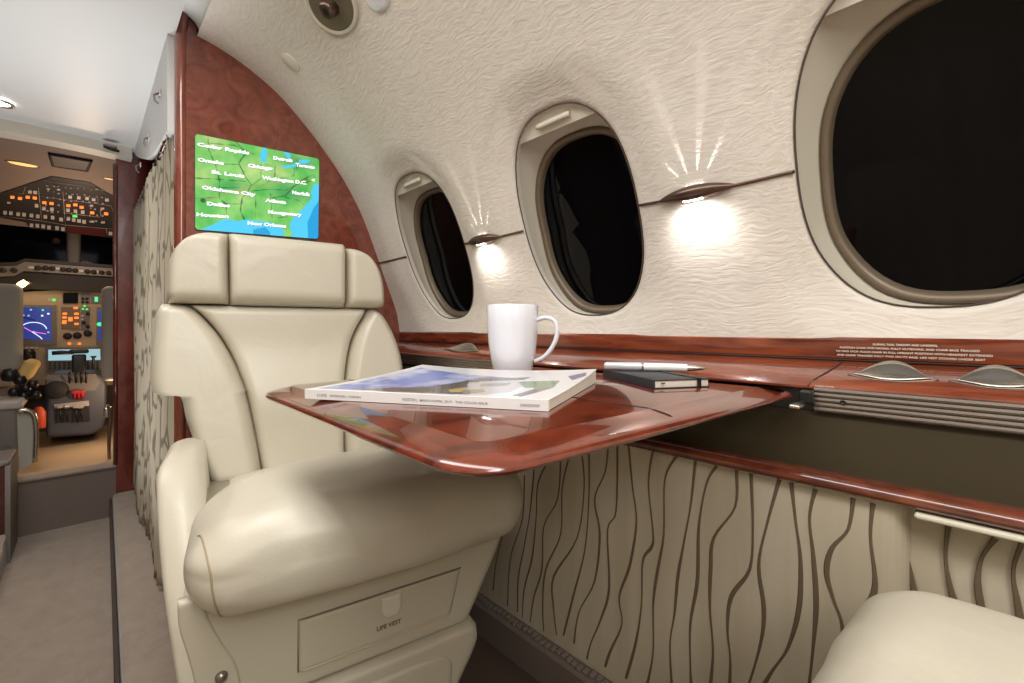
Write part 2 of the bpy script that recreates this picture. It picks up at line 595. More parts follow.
def wall_mesh(mirror=False):
    mb = MB()
    s_lo, s_hi = WIN_S - 0.335, WIN_S + 0.335
    s_lo = max(s_lo, 0.004)
    K = 16
    ycuts = [BY, WIN_Y[0] + .262]
    edges = []
    cells = [(wy, wy - 0.262, wy + 0.262) for wy in WIN_Y]
    # strips between the cells are filled with plain grid
    plain = [(cells[1][2], cells[0][1]), (cells[2][2], cells[1][1]), (AFT, cells[2][1])]
    if cells[0][2] < BY:
        plain.append((cells[0][2], BY))

    def grid(y0, y1, s0, s1, ny, ns):
        vs = [wall_pt(y0 + (y1 - y0) * i / ny, s0 + (s1 - s0) * j / ns) for i in range(ny + 1) for j in range(ns + 1)]
        fs = [(i * (ns + 1) + j, (i + 1) * (ns + 1) + j, (i + 1) * (ns + 1) + j + 1, i * (ns + 1) + j + 1) for i in range(ny) for j in range(ns)]
        mb.add(vs, fs)
    for (y0, y1) in plain:
        grid(y0, y1, s_lo, s_hi, 2 if y1 - y0 < 1 else 12, K)
    for (wy, y0, y1) in cells:
        grid(y0, y1, s_hi, S_MAX, K, 22); grid(y0, y1, 0, s_lo, K, 1)
        per = []
        for i in range(K): per.append((y0 + (y1 - y0) * i / K, s_lo))
        for i in range(K): per.append((y1, s_lo + (s_hi - s_lo) * i / K))
        for i in range(K): per.append((y1 - (y1 - y0) * i / K, s_hi))
        for i in range(K): per.append((y0, s_hi - (s_hi - s_lo) * i / K))
        n = len(per)
        ths = [math.atan2((s - WIN_S) / (WHH + .03), (y - wy) / (WHW + .03)) for y, s in per]
        rings = []
        # inner lip: turned outboard, then the dish, then the flat lining
        for (grow, dep) in ((-.004, .042), (-.005, .032), (-.003, .025), (.001, .0215), (.008, .0195), (.018, .0165), (.032, .0115), (.048, .0060), (.066, .0018), (.082, 0.0)):
            rings.append([(lambda o: (wy + o[0], max(s_lo, WIN_S + o[1])))(oval(t, WHW + grow, WHH + grow)) + (dep,) for t in ths])
        last = rings[-1]
        for q in (0.33, 0.66, 1.0):
            rings.append([(a[0] + (p[0] - a[0]) * q, a[1] + (p[1] - a[1]) * q, 0.0) for a, p in zip(last, per)])
        vs = []; fs = []
        for rg in rings:
            vs += [wall_pt(y, max(s, 0.0), d) for y, s, d in rg]
        for i in range(len(rings) - 1):
            for j in range(n):
                j2 = (j + 1) % n
                fs.append((i * n + j, i * n + j2, (i + 1) * n + j2, (i + 1) * n + j))
        mb.add(vs, fs)
    for (y0, y1) in plain:
        nn_ = 2 if y1 - y0 < 1 else 12
        grid(y0, y1, s_hi, S_MAX, nn_, 22); grid(y0, y1, 0, s_lo, nn_, 1)
    if mirror:
        mb.v = [Vector((2 * XC - v.x, v.y, v.z)) for v in mb.v]
    return mb


wr = wall_mesh().build('wall_right', M['lining'], merge=1e-5)
struct(wr, 'curved cream ripple-textured cabin sidewall with three oval windows', cat='wall')
wl = wall_mesh(True).build('wall_left', M['lining'], merge=1e-5)
struct(wl, 'opposite curved cream cabin sidewall', cat='wall')


# ------------------------------------------------------------------ windows
def oval_ring_mesh(wy, rings, nseg=72, cap=False, s0=None, e=2.5):
    vs = []; fs = []
    for rg in rings:
        hw, hh, dep, ee = rg[:4]; mixp = rg[4] if len(rg) > 4 else 0
        for j in range(nseg):
            a, b = oval(2 * math.pi * j / nseg, hw, hh, ee)
            dd = dep + mixp * .022 * max(0, min(1, (b + PHH) / (1.0 * PHH)))
            vs.append(wall_pt(wy + a + (PAN_Y[WIN_Y.index(wy)] - wy) * mixp, WIN_S * (1 - mixp) + PS * mixp + b, dd))
    for i in range(len(rings) - 1):
        for j in range(nseg):
            j2 = (j + 1) % nseg
            fs.append((i * nseg + j, i * nseg + j2, (i + 1) * nseg + j2, (i + 1) * nseg + j))
    if cap:
        base = (len(rings) - 1) * nseg
        fs.append(tuple(base + j for j in range(nseg)))
    return vs, fs


PHW = .162
PS = (s_at_z(.024) + s_at_z(.392)) / 2
PHH = (s_at_z(.392) - s_at_z(.024)) / 2


def make_window(i, wy, mirror=False):
    lab = ['forward oval cabin window nearest the map bulkhead', 'middle oval cabin window behind the mug', 'nearest oval cabin window at the right edge'][i]
    if mirror:
        lab = 'oval cabin window on the opposite wall, %s' % ['forward', 'middle', 'aft'][i]
    root = sname('window_%d' % (i + 1 + (3 if mirror else 0)), lab, 'window')

    def fx(geo):
        if mirror:
            return [Vector((2 * XC - v.x, v.y, v.z)) for v in geo[0]], geo[1]
        return geo
    g = fx(oval_ring_mesh(wy, [(WHW + .016, WHH + .016, .028, 2.5), (WHW + .008, WHH + .008, .030, 2.5), (WHW + .004, WHH + .004, .034, 2.5), (WHW + .002, WHH + .000, .048, 2.5, .3), (PHW + .006, PHH + .006, .064, 2.6, 1), (PHW - .002, PHH - .002, .078, 2.6, 1)]))
    link('window_reveal', g[0], g[1], M['reveal'], root)
    g = fx(oval_ring_mesh(wy, [(PHW + .003, PHH + .003, .072, 2.6, 1), (PHW + .001, PHH + .001, .064, 2.6, 1), (PHW - .003, PHH - .003, .0625, 2.6, 1), (PHW - .008, PHH - .008, .0645, 2.6, 1), (PHW - .011, PHH - .011, .069, 2.6, 1), (PHW - .013, PHH - .013, .086, 2.6, 1)]))
    link('window_frame', g[0], g[1], M['gasket'], root)
    g = fx(oval_ring_mesh(wy, [(PHW - .011, PHH - .011, .096, 2.6, 1), (PHW - .011, PHH - .011, .0805, 2.6, 1), (.10, .14, .0805, 2.4, 1), (.04, .06, .0805, 2.2, 1)], cap=True))
    link('window_pane', g[0], g[1], M['glass'], root, smooth=True, autosmooth=40)
    n_ = 96
    vs, fs = fx(tube([wall_pt(wy + oval(2 * math.pi * q / n_, WHW - .006, WHH - .006)[0], WIN_S + oval(2 * math.pi * q / n_, WHW - .006, WHH - .006)[1], .026) for q in range(n_)], .0014, 6, closed=True))
    link('lip_gap_shade', vs, fs, M['gap_shade'], root)  # thin dark ring painting the shade in the gap at the lip
    # pulled-up shade: slides in the slot above the pane
    vs = []; fs = []
    n = 20; s_bot = s_at_z(.408)
    s_top = WIN_S + WHH + .012
    for dep in (.036, .042):
        for a in range(n + 1):
            y = wy - (WHW) + 2 * (WHW) * a / n
            for b in range(5):
                s = s_bot + (s_top - s_bot) * b / 4
                vs.append(wall_pt(y, s, dep))
    nb_ = 5
    for L_ in range(2):
        o_ = L_ * (n + 1) * nb_
        for a in range(n):
            for b in range(nb_ - 1):
                fs.append((o_ + a * nb_ + b, o_ + (a + 1) * nb_ + b, o_ + (a + 1) * nb_ + b + 1, o_ + a * nb_ + b + 1))
    # bottom edge closing
    for a in range(n):
        o_ = (n + 1) * nb_
        fs.append((a * nb_, (a + 1) * nb_, o_ + (a + 1) * nb_, o_ + a * nb_))
    vs, fs = fx((vs, fs))
    sh = link('shade', vs, fs, M['plain_cream'], root, smooth=True, autosmooth=40)
    # pull bar
    pts = [wall_pt(wy - .045 + .09 * a / 8, s_bot + .018, .031) for a in range(9)]
    vs, fs = tube(pts, (0.0045, 0.006), 10); vs, fs = fx((vs, fs))
    link('shade_pull', vs, fs, M['plain_cream'], sh)
    return root


for i, wy in enumerate(WIN_Y):
    make_window(i, wy)
for i, wy in enumerate(WIN_Y):
    make_window(i, wy, True)

# ------------------------------------------------------------------ ceiling
x_edge = CP[-1][0]; z_edge = CP[-1][1]


def strip_surface(sec, y0, y1, ny=1):
    vs = []; fs = []; k = len(sec)
    for i in range(ny + 1):
        y = y0 + (y1 - y0) * i / ny
        vs += [Vector((x, y, z)) for x, z in sec]
    for i in range(ny):
        for j in range(k - 1):
            fs.append((i * k + j, i * k + j + 1, (i + 1) * k + j + 1, (i + 1) * k + j))
    return vs, fs


sec = [(x_edge, z_edge), (x_edge + .004, z_edge + .02), (x_edge - .02, z_edge + .045), (x_edge - .08, z_edge + .06), (XC + .1, z_edge + .066)]
sec = catmull(sec, 5)
sec = sec + [(2 * XC - x, z) for x, z in reversed(sec)]
g = strip_surface(sec, AFT, BY)
c = struct(link('ceiling', g[0], g[1], M['white_ceiling']), 'smooth white centre ceiling of the cabin', cat='ceiling')

# ------------------------------------------------------------------ forward bulkhead with its curved outboard edge
def bulk_outline(x_in, side=1):
    pts = [(x, z) for x, z in CURVE]
    pts = [(x + .004, z) for x, z in pts]
    out = [(x_in, -.76), (.72, -.76), (.76, -.5), (.80, -.2)] + pts[::4] + [pts[-1]]
    return out


out = bulk_outline(.168)
top = [(.205, .822), (.193, .80), (.185, .745), (.181, .69), (.180, .66), (.178, .63)]
poly = out + top + [(.178, -.76)]
poly = [(.178, -.76)] + out[1:] + top
vs, fs = prism([(x, BY, z) for x, z in poly], (0, .045, 0))
bk = struct(link('wall_front', vs, fs, M['burl'], smooth=False), 'reddish burl wood bulkhead with curved edge behind the seat', cat='bulkhead')
# rounded glossy post along its aisle edge
pts = [(.188, -.76), (.188, .2), (.188, .6), (.189, .78), (.194, .868)]
pts = catmull(pts, 6)
vs, fs = tube([(x, BY + .020, z) for x, z in pts], (.026, .0150), 16)
struct(link('trim_1', vs, fs, M['post_wood']), 'glossy rounded wood edge of the bulkhead beside the curtain', cat='trim')
vs, fs = prism([(.182, BY + .004, .62), (.184, BY + .004, .70), (.188, BY + .004, .76), (.196, BY + .004, .80), (.222, BY + .004, .812), (.222, BY + .004, .87), (.182, BY + .004, .87)], (0, .04, 0))
struct(link('trim_2', vs, fs, M['burl_table'], smooth=False), 'wood corner at the top of the bulkhead', cat='trim')
# rear and left closure of the forward area
vs, fs = prism([(x, BY + .05, z) for x, z in [(2 * XC - .178, -.86)] + [(2 * XC - a, b) for a, b in out[1:] + top]], (0, .04, 0))
struct(link('wall_front_left', vs, fs, M['dark_wood'], smooth=False), 'dark wood partition on the left of the aisle', cat='bulkhead')

# ------------------------------------------------------------------ information screen with a moving map
SY = BY - .004
quad = [at(194.5, 133, 1, SY), at(319.5, 158.5, 1, SY), at(318.5, 239.5, 1, SY), at(194.5, 230, 1, SY)]   # TL TR BR BL


def scr(u, v, off=0.0):
    """u right, v down, both 0..1"""
    a = quad[0].lerp(quad[1], u); b = quad[3].lerp(quad[2], u)
    p = a.lerp(b, v)
    return Vector((p.x, p.y - off, p.z))


screen = thing('map_screen', 'flat screen with green road map on the burl wood bulkhead', 'screen', (.40, SY, .27))
rr = []
for (cx, cy, a0) in ((.025, .035, 180), (.975, .035, 270), (.975, .965, 0), (.025, .965, 90)):
    for q in range(7):
        t = R(a0 + 90 * q / 6); rr.append((cx + .025 * math.cos(t), cy + .035 * math.sin(t)))
vs, fs = prism([scr(u, v, 0) for u, v in rr], (0, .006, 0))
link('screen_bezel', vs, fs, M['black'], screen, smooth=False)
# map picture (colour attribute on a fine grid)
NU, NV = 300, 216


def pin(poly, X, Y):
    inside = np.zeros(X.shape, bool); n = len(poly)
    for i in range(n):
        x0, y0 = poly[i]; x1, y1 = poly[(i + 1) % n]
        c = ((y0 > Y) != (y1 > Y)) & (X < (x1 - x0) * (Y - y0) / (y1 - y0 + 1e-12) + x0)
        inside ^= c
    return inside


def seg_dist(pl, X, Y, ax=1.0):
    d = np.full(X.shape, 9.0)
    for (x0, y0), (x1, y1) in zip(pl[:-1], pl[1:]):
        dx, dy = (x1 - x0) * ax, y1 - y0
        t = np.clip(((X - x0) * ax * dx + (Y - y0) * dy) / (dx * dx + dy * dy + 1e-12), 0, 1)
        d = np.minimum(d, np.hypot((X - x0) * ax - t * dx, (Y - y0) - t * dy))
    return d


UU, VV = np.meshgrid(np.linspace(0, 1, NU), np.linspace(0, 1, NV), indexing='ij')
# distances measured off the photograph, in a 768x683 frame whose screen runs 30..735 across
TLc, TRc, BRc, BLc = (30, 43), (735, 205), (732, 655), (30, 565)


def q2(x, y):
    """frame of the close-up -> screen uv"""
    u = (x - 30) / 704
    t = TLc[1] + (TRc[1] - TLc[1]) * u; b = BLc[1] + (BRc[1] - BLc[1]) * u
    return u, (y - t) / (b - t)


def PL(*p):
    return [q2(x, y) for x, y in p]


rs = np.random.RandomState(3)


def vnoise(sc, seed):
    out = np.zeros(UU.shape)
    for i in range(NU):
        for j in range(NV):
            out[i, j] = noise.noise((UU[i, j] * sc * 1.3, VV[i, j] * sc, seed))
    return out


n1 = vnoise(5, 1.0); n2 = vnoise(16, 4.0)
col = np.zeros((NU, NV, 3))
g1 = np.array(srgb(72, 172, 74)); g2 = np.array(srgb(132, 196, 104)); g3 = np.array(srgb(190, 204, 132)); g0 = np.array(srgb(44, 128, 84))
t = np.clip(0.5 + n1 * 0.9 + n2 * 0.35, 0, 1)[..., None]
col = g1 * (1 - t) + g2 * t
for (cx, cy, rx, ry, am, gg) in ((120, 90, 70, 60, .6, g3), (330, 250, 60, 60, .7, g3), (480, 265, 50, 40, .7, g3), (60, 270, 60, 50, .5, g3), (270, 390, 40, 60, .6, g3),
                                 (600, 215, 120, 40, .6, g0), (540, 380, 120, 50, .5, g0), (220, 330, 60, 30, .4, g0)):
    u, v = q2(cx, cy); e = np.exp(-(((UU - u) / (rx / 704)) ** 2 + ((VV - v) / (ry / 480)) ** 2))
    e = (np.clip(e + n2 * .5 * e, 0, 1) * am)[..., None]; col = col * (1 - e) + gg * e
water = np.array(srgb(72, 190, 232)); deep = np.array(srgb(28, 150, 206))
ocean = PL((40, 575), (110, 545), (160, 520), (200, 515), (245, 530), (300, 520), (345, 532), (400, 540), (440, 548), (500, 580), (512, 600), (520, 660), (560, 660), (560, 610), (545, 560), (575, 520), (640, 470), (690, 420), (680, 390), (700, 350), (740, 340), (780, 700), (20, 700))
lake1 = PL((385, 122), (402, 120), (408, 170), (400, 210), (375, 208), (368, 170))
lake2 = PL((500, 150), (540, 155), (550, 185), (535, 200), (518, 170)); lake3 = PL((495, 235), (560, 228), (592, 215), (580, 240), (520, 248))
lake4 = PL((600, 205), (650, 203), (680, 215), (640, 228), (600, 220))
wm = pin(ocean, UU, VV)
for lk in (lake1, lake2, lake3, lake4):
    wm |= pin(lk, UU, VV)
nw = (n1 * .5 + .5)[..., None]
col[wm] = (water * np.ones((NU, NV, 1)))[wm]
dp = pin(PL((735, 440), (700, 480), (660, 560), (670, 700), (780, 700), (780, 430)), UU, VV) | pin(PL((330, 580), (400, 570), (430, 600), (430, 700), (340, 700)), UU, VV)
col[dp & wm] = deep
line = np.array(srgb(34, 74, 44))
borders = [PL((92, 60), (95, 130), (130, 215), (150, 300), (150, 400), (185, 440), (185, 490)), PL((92, 95), (230, 110), (330, 160)), PL((130, 210), (250, 215)),
           PL((230, 85), (290, 150), (250, 210), (290, 290), (320, 330), (300, 370), (270, 400), (260, 470), (285, 530)), PL((30, 285), (150, 295), (290, 310)),
           PL((150, 300), (150, 340), (260, 345)), PL((150, 400), (185, 430), (260, 435)), PL((375, 210), (372, 300), (320, 335)), PL((455, 230), (455, 300), (380, 335)),
           PL((455, 300), (520, 300), (570, 290), (575, 250)), PL((320, 365), (420, 360), (520, 370), (600, 340), (700, 325)), PL((345, 385), (345, 520)), PL((430, 385), (440, 520), (530, 520)),
           PL((440, 410), (520, 400), (570, 350), (640, 310), (680, 330)), PL((590, 190), (590, 260)), PL((380, 215), (440, 230)), PL((520, 410), (600, 430), (640, 460)), PL((30, 395), (150, 395)), PL((640, 310), (700, 290), (712, 330))]
for k_, bd in enumerate(borders):
    wd = .0048 if k_ in (3, 13) else .0030
    d = seg_dist(bd, UU, VV, 1.25) + n2 * .006
    a_ = np.clip((wd * 1.6 - d) / wd, 0, 1)[..., None] * .85 * (~wm)[..., None]
    col = col * (1 - a_) + line * a_
red = seg_dist(PL((65, 408), (290, 350), (480, 325), (690, 322)), UU, VV, 1.25)
a_ = np.clip((.006 - red) / .003, 0, 1)[..., None] * .6; col = col * (1 - a_) + np.array(srgb(190, 110, 60)) * a_
d = np.hypot((UU - q2(68, 408)[0]) * 1.25, VV - q2(68, 408)[1]); a_ = np.clip((.028 - d) / .008, 0, 1)[..., None] * .9
col = col * (1 - a_) + np.array(srgb(30, 70, 50)) * a_
vs = []; fs = []
for i in range(NU):
    for j in range(NV):
        u = .004 + .992 * UU[i, j]; v = .006 + .988 * VV[i, j]
        # trim the corners round
        cu = min(max(u, .03), .97); cv_ = min(max(v, .04), .96)
        du, dv = (u - cu) / .026, (v - cv_) / .036
        l_ = math.hypot(du, dv)
        if l_ > 1:
            u = cu + du / l_ * .026; v = cv_ + dv / l_ * .036
        vs.append(scr(u, v, .0012))
for i in range(NU - 1):
    for j in range(NV - 1):
        fs.append((i * NV + j, i * NV + j + 1, (i + 1) * NV + j + 1, (i + 1) * NV + j))
mm = bpy.data.materials.new('map_picture'); mm.use_nodes = True
at_ = N(mm, 'ShaderNodeAttribute'); at_.attribute_name = 'picture'
b_ = bsdf(mm); b_.inputs['Base Color'].default_value = (0.01, 0.01, 0.01, 1); b_.inputs['Roughness'].default_value = .12
L(mm, at_.outputs['Color'], b_.inputs['Emission Color']); b_.inputs['Emission Strength'].default_value = 0.88
o = link('map_display', vs, fs, mm, screen, smooth=False)


def paint(o, arr):
    ca = o.data.color_attributes.new('picture', 'FLOAT_COLOR', 'POINT')
    a4 = np.ones((arr.shape[0] * arr.shape[1], 4)); a4[:, :3] = arr.reshape(-1, 3)
    ca.data.foreach_set('color', a4.ravel())


paint(o, col)
M['map_text'] = mat('map_text', (0, 0, 0), .5, emis=(1, 1, 1), estr=.95)
M['map_shadow'] = mat('map_text_outline', srgb(30, 60, 40), .5)
names = [('Cedar Rapids', 42, 112, 308, 165), ('Omaha', 45, 195, 175, 218), ('St. Louis', 112, 262, 283, 292), ('Chicago', 300, 232, 440, 256), ('Detroit', 442, 195, 560, 217), ('Toronto', 580, 240, 702, 262),
         ('Washington D.C.', 383, 302, 650, 346), ('Oklahoma City', 65, 345, 345, 395), ('Norfolk', 558, 392, 676, 412), ('Dallas', 88, 433, 207, 450), ('Atlanta', 402, 427, 523, 446),
         ('Houston', 38, 490, 200, 508), ('Montgomery', 414, 492, 620, 520), ('New Orleans', 300, 548, 525, 577)]
for (s, x0, y0, x1, y1) in names:
    mb = MB()
    gv, gf = text_geo(s, 1.0, bold=.055)
    w_ = max(v[0] for v in gv)
    for (dx, dy, off, mi) in ((2.2, 2.2, .0016, 1), (0, 0, .0022, 0)):
        pv = []
        for (a, b, _) in gv:
            tt = a / w_; px = x0 + (x1 - x0) * tt + dx; py = y0 + (y1 - y0) * tt - b * 25 + dy
            u, v = q2(px, py); pv.append(scr(u, v, off))
        mb.add(pv, gf, mi)
    mb.build('city_name', [M['map_text'], M['map_shadow']], screen, smooth=False)

tp = q2(695, 323)
vs, fs = prism([scr(tp[0] + a, tp[1] + b, .0016) for a, b in ((-.022, .004), (-.004, -.012), (.02, -.02), (.004, .004), (.016, .022), (-.004, .01))], (0, -.0004, 0))
link('plane_symbol', vs, fs, M['map_text'], screen, smooth=False)

# ------------------------------------------------------------------ side ledge
LY0, LY1 = AFT, BY
prof = [(.860, -.016), (.853, -.016), (.848, -.020), (.846, -.046), (.847, -.0485), (.851, -.050), (.849, -.053), (.842, -.054),
        (.80, -.064), (.775, -.073), (.762, -.080), (.757, -.086), (.757, -.089), (.87, -.12), (.87, -.016)]
vs, fs = strip_surface(prof + [prof[0]], LY0, LY1, 1)
ledge = thing('side_ledge', 'long glossy reddish wood side ledge under the windows', 'ledge', (.80, .0, -.1))
link('ledge_top', vs, fs, M['ledge_wood'], ledge, smooth=True, autosmooth=35)
# dark joint lines of the table lid
mb = MB()
j0 = at(840, 360, 0, .840); j1 = at(808, 388, 0, .757)
pl = []
for q in range(9):
    t = q / 8
    x = .8455 - (.8455 - .7565) * t
    z = float(np.interp(x, [.757, .762, .775, .80, .842, .849], [-.0865, -.080, -.073, -.064, -.054, -.053]))
    y = .134 + .027 * t ** 2.2
    pl.append((x, y, z + .0004))
mb.add(*tube(pl, .0011, 6)); mb.add(*tube([(x, y + .0, z) for x, y, z in [(.8475, AFT, -.0510), (.8475, BY, -.0510)]], .0012, 6))
mb.build('lid_joint', M['seam'], ledge)
# fluted metal table track
tp_ = [(.757, -.086)]
for k_ in range(5):
    z = -.087 - k_ * .0068
    tp_ += [(.751, z), (.750, z - .0032), (.756, z - .0046), (.756, z - .0060)]
tp_ += [(.752, -.121), (.77, -.121), (.77, -.086), (.757, -.086)]
vs, fs = strip_surface(tp_, AFT, .152, 1)
link('track', vs, fs, M['steel'], ledge, smooth=False)
vs, fs = strip_surface(tp_, .745, BY, 1)
link('track', vs, fs, M['steel'], ledge, smooth=False)
link('track_recess', *box(.762, .768, .14, .76, -.122, -.088), M['black'], ledge, smooth=False)
for y in (.118,):
    vs, fs = lathe([(0, 0), (.0034, 0), (.0034, .001), (.0022, .0014), (.0016, 0.0004), (0, 0.0004)], (.7495, y, -.104), 16, Matrix.Rotation(R(-90), 3, 'Y'))
    link('track_screw', vs, fs, M['black'], ledge)
# small placards on the ledge
def side_text(lines, Y0, z0, X, size, lead, width, parent, name, slope=0.0, material=None, center=True):
    mb = MB()
    for k_, (s, wd, sh) in enumerate(lines):
        gv, gf = text_geo(s, 1.0, bold=.012); w_ = max(v[0] for v in gv)
        sc = wd / w_
        mb.add([Vector((X + slope * (b * size - k_ * lead), Y0 - sh - a * sc, z0 - k_ * lead + b * size)) for a, b, _ in gv], gf)
    return mb.build(name, material or M['white_ink'], parent, smooth=False)


ya = at(836, 355, 0, .846).y; yb = at(993, 361, 0, .846).y
wtot = ya - yb
side_text([('DURING TAXI, TAKEOFF AND LANDING,', wtot * .42, wtot * .27), ('POSITION CHAIR FWD FACING, FULLY OUTBOARD, AND CHAIR BASE TRACKED', wtot * .90, wtot * .03),
           ('TO FWD STOP. PLACE CHAIR IN FULL UPRIGHT POSITION WITH HEADREST EXTENDED', wtot, 0), ('AND CHAIR TRACKED FULLY FWD ON ITS BASE. LIFE VEST STOWED UNDER SEAT', wtot * .95, wtot * .01)],
          ya, -.0272, .8452, .0038, .0058, 0, ledge, 'placard_lettering', slope=.04)
pa = at(815, 386, 0, .7564); pb = at(834, 388, 0, .7564)
side_text([('TABLE STOP', pa.y - pb.y, 0)], pa.y, -.0855, .7559, .0024, .005, 0, ledge, 'placard_lettering', slope=0)


# ------------------------------------------------------------------ recessed cup pulls in the ledge face
def ledge_z(x):
    return float(np.interp(x, [.757, .762, .775, .80, .842, .849], [-.0865, -.080, -.073, -.064, -.054, -.053]))


def make_pull(Y, w, label, group):
    root = thing('cup_pull', label, 'pull', (.80, Y, -.064), group)
    h = w / 2; mb = MB(); mr = MB(); mi_ = MB()
    n = 24
    # shield: a leaf-shaped dished metal flap standing in the slot
    rows = []
    for i in range(n + 1):
        t = -1 + 2 * i / n
        a = max(0, math.cos(t * math.pi / 2)) ** 1.5
        row = []
        for j in range(7):
            q = j / 6
            x = .788 - .012 * a + .040 * a * q
            z = ledge_z(x) + .0010 + a * (.011 * q) - a * .003 * math.sin(q * math.pi)
            row.append(Vector((x, Y - t * h, z)))
        rows.append(row)
    vs = [p for r_ in rows for p in r_]; fs = []
    for i in range(n):
        for j in range(6):
            fs.append((i * 7 + j, (i + 1) * 7 + j, (i + 1) * 7 + j + 1, i * 7 + j + 1))
    fl = link('pull_plate', vs, fs, M['chrome'], root)
    sm = fl.modifiers.new('s', 'SOLIDIFY'); sm.thickness = .0015
    link('pull_rim', *tube([r_[-1] for r_ in rows], .0012, 6), M['chrome'], root)
    low = [Vector((.788 - .013 * max(0, math.cos(t * math.pi / 2)) ** 1.2, Y - t * h * 1.12, ledge_z(.788 - .013 * max(0, math.cos(t * math.pi / 2))) + .0004)) for t in [-1 + 2 * i / n for i in range(n + 1)]]
    link('pull_lip', *tube(low, (.0022, .0012), 6), M['steel'], root)
    return root


for (px, py, wpx, lab) in ((893, 373, 80, 'brushed metal cup pull below the white warning lettering'), (1000, 380, 92, 'brushed metal cup pull at the right edge of the wood ledge'),
                           (463, 350, 34, 'small metal cup pull on the ledge just left of the mug')):
    a_ = at(px - wpx / 2, py, 0, .79).y; b2 = at(px + wpx / 2, py, 0, .79).y
    make_pull((a_ + b2) / 2, abs(a_ - b2), lab, 'metal cup pulls in the wood ledge')

# ------------------------------------------------------------------ open stowage pocket below the ledge, rail, lower wall
vs, fs = strip_surface([(.760, -.1225), (.751, -.163), (.742, -.204), (.80, -.204), (.80, -.1225), (.760, -.1225)], AFT, BY, 1)
pk = tag(link('stowage_panel', vs, fs, M['olive'], smooth=False), 'dark olive table stowage panel between metal track and wood rail', 'panel')
rp = [(.742, -.199), (.722, -.1965), (.708, -.1975), (.701, -.203), (.700, -.209), (.704, -.215), (.715, -.218), (.742, -.218), (.742, -.199)]
vs, fs = strip_surface(rp, AFT, BY, 1)
rl = tag(link('wood_rail', vs, fs, M['rail_wood'], smooth=True, autosmooth=45), 'rounded reddish wood rail along the bottom of the olive panel', 'rail')

YS = .062        # joint where the armrest recess begins
vs, fs = strip_surface([(.716, -.216), (.716, -.75), (.76, -.75), (.76, -.216), (.716, -.216)], YS + .012, BY, 1)
mbw = MB().add(vs, fs, 0)
# rounded end of the panel towards the recess
arc = [(.716 + .026 * (1 - math.cos(R(90) * q / 6)), YS + .012 - .026 * math.sin(R(90) * q / 6)) for q in range(7)]
vs = []; fs = []
for x, y in arc:
    vs += [(x, y, -.216), (x, y, -.75)]
for q in range(6):
    fs.append((q * 2, q * 2 + 1, q * 2 + 3, q * 2 + 2))
mbw.add(vs, fs, 0)
vs, fs = strip_surface([(.742, -.216), (.738, -.40), (.735, -.75), (.76, -.75), (.76, -.216), (.742, -.216)], AFT, YS - .012, 1)
mbw.add(vs, fs, 0)


def squiggle(pts, wpx, X=.716, cut=None):
    """cord line traced in the close-ups of the lower wall"""
    P3 = [at(x, y, 0, X) for x, y in catmull(pts, 5)]
    rows = []
    w_ = []
    out_v = []; out_f = []
    for i, p in enumerate(P3):
        a = P3[max(0, i - 1)]; b = P3[min(len(P3) - 1, i + 1)]
        t = (b - a); t.x = 0; t.normalize()
        s = Vector((0, t.z, -t.y))
        # local width follows the distance so that a 4.5 mm cord stays a 4.5 mm cord
        hw = wpx * (.85 + .3 * math.sin(i * .37 + wpx * 900))
        for (k_, dx) in ((-1, 0.0), (-.6, -.0012), (.6, -.0012), (1, 0.0)):
            out_v.append(Vector((X - .0002 + dx, p.y, p.z)) + s * hw * k_)
    for i in range(len(P3) - 1):
        for j in range(3):
            out_f.append((i * 4 + j, (i + 1) * 4 + j, (i + 1) * 4 + j + 1, i * 4 + j + 1))
    return out_v, out_f


def c5(*p):       # close-up frame 460..860 x 440..683 at 2.56
    return [(460 + x / 2.56, 440 + y / 2.56) for x, y in p]


def c6(*p):       # close-up frame 820..1024 x 480..683 at 3.363
    return [(820 + x / 3.363, 480 + y / 3.363) for x, y in p]


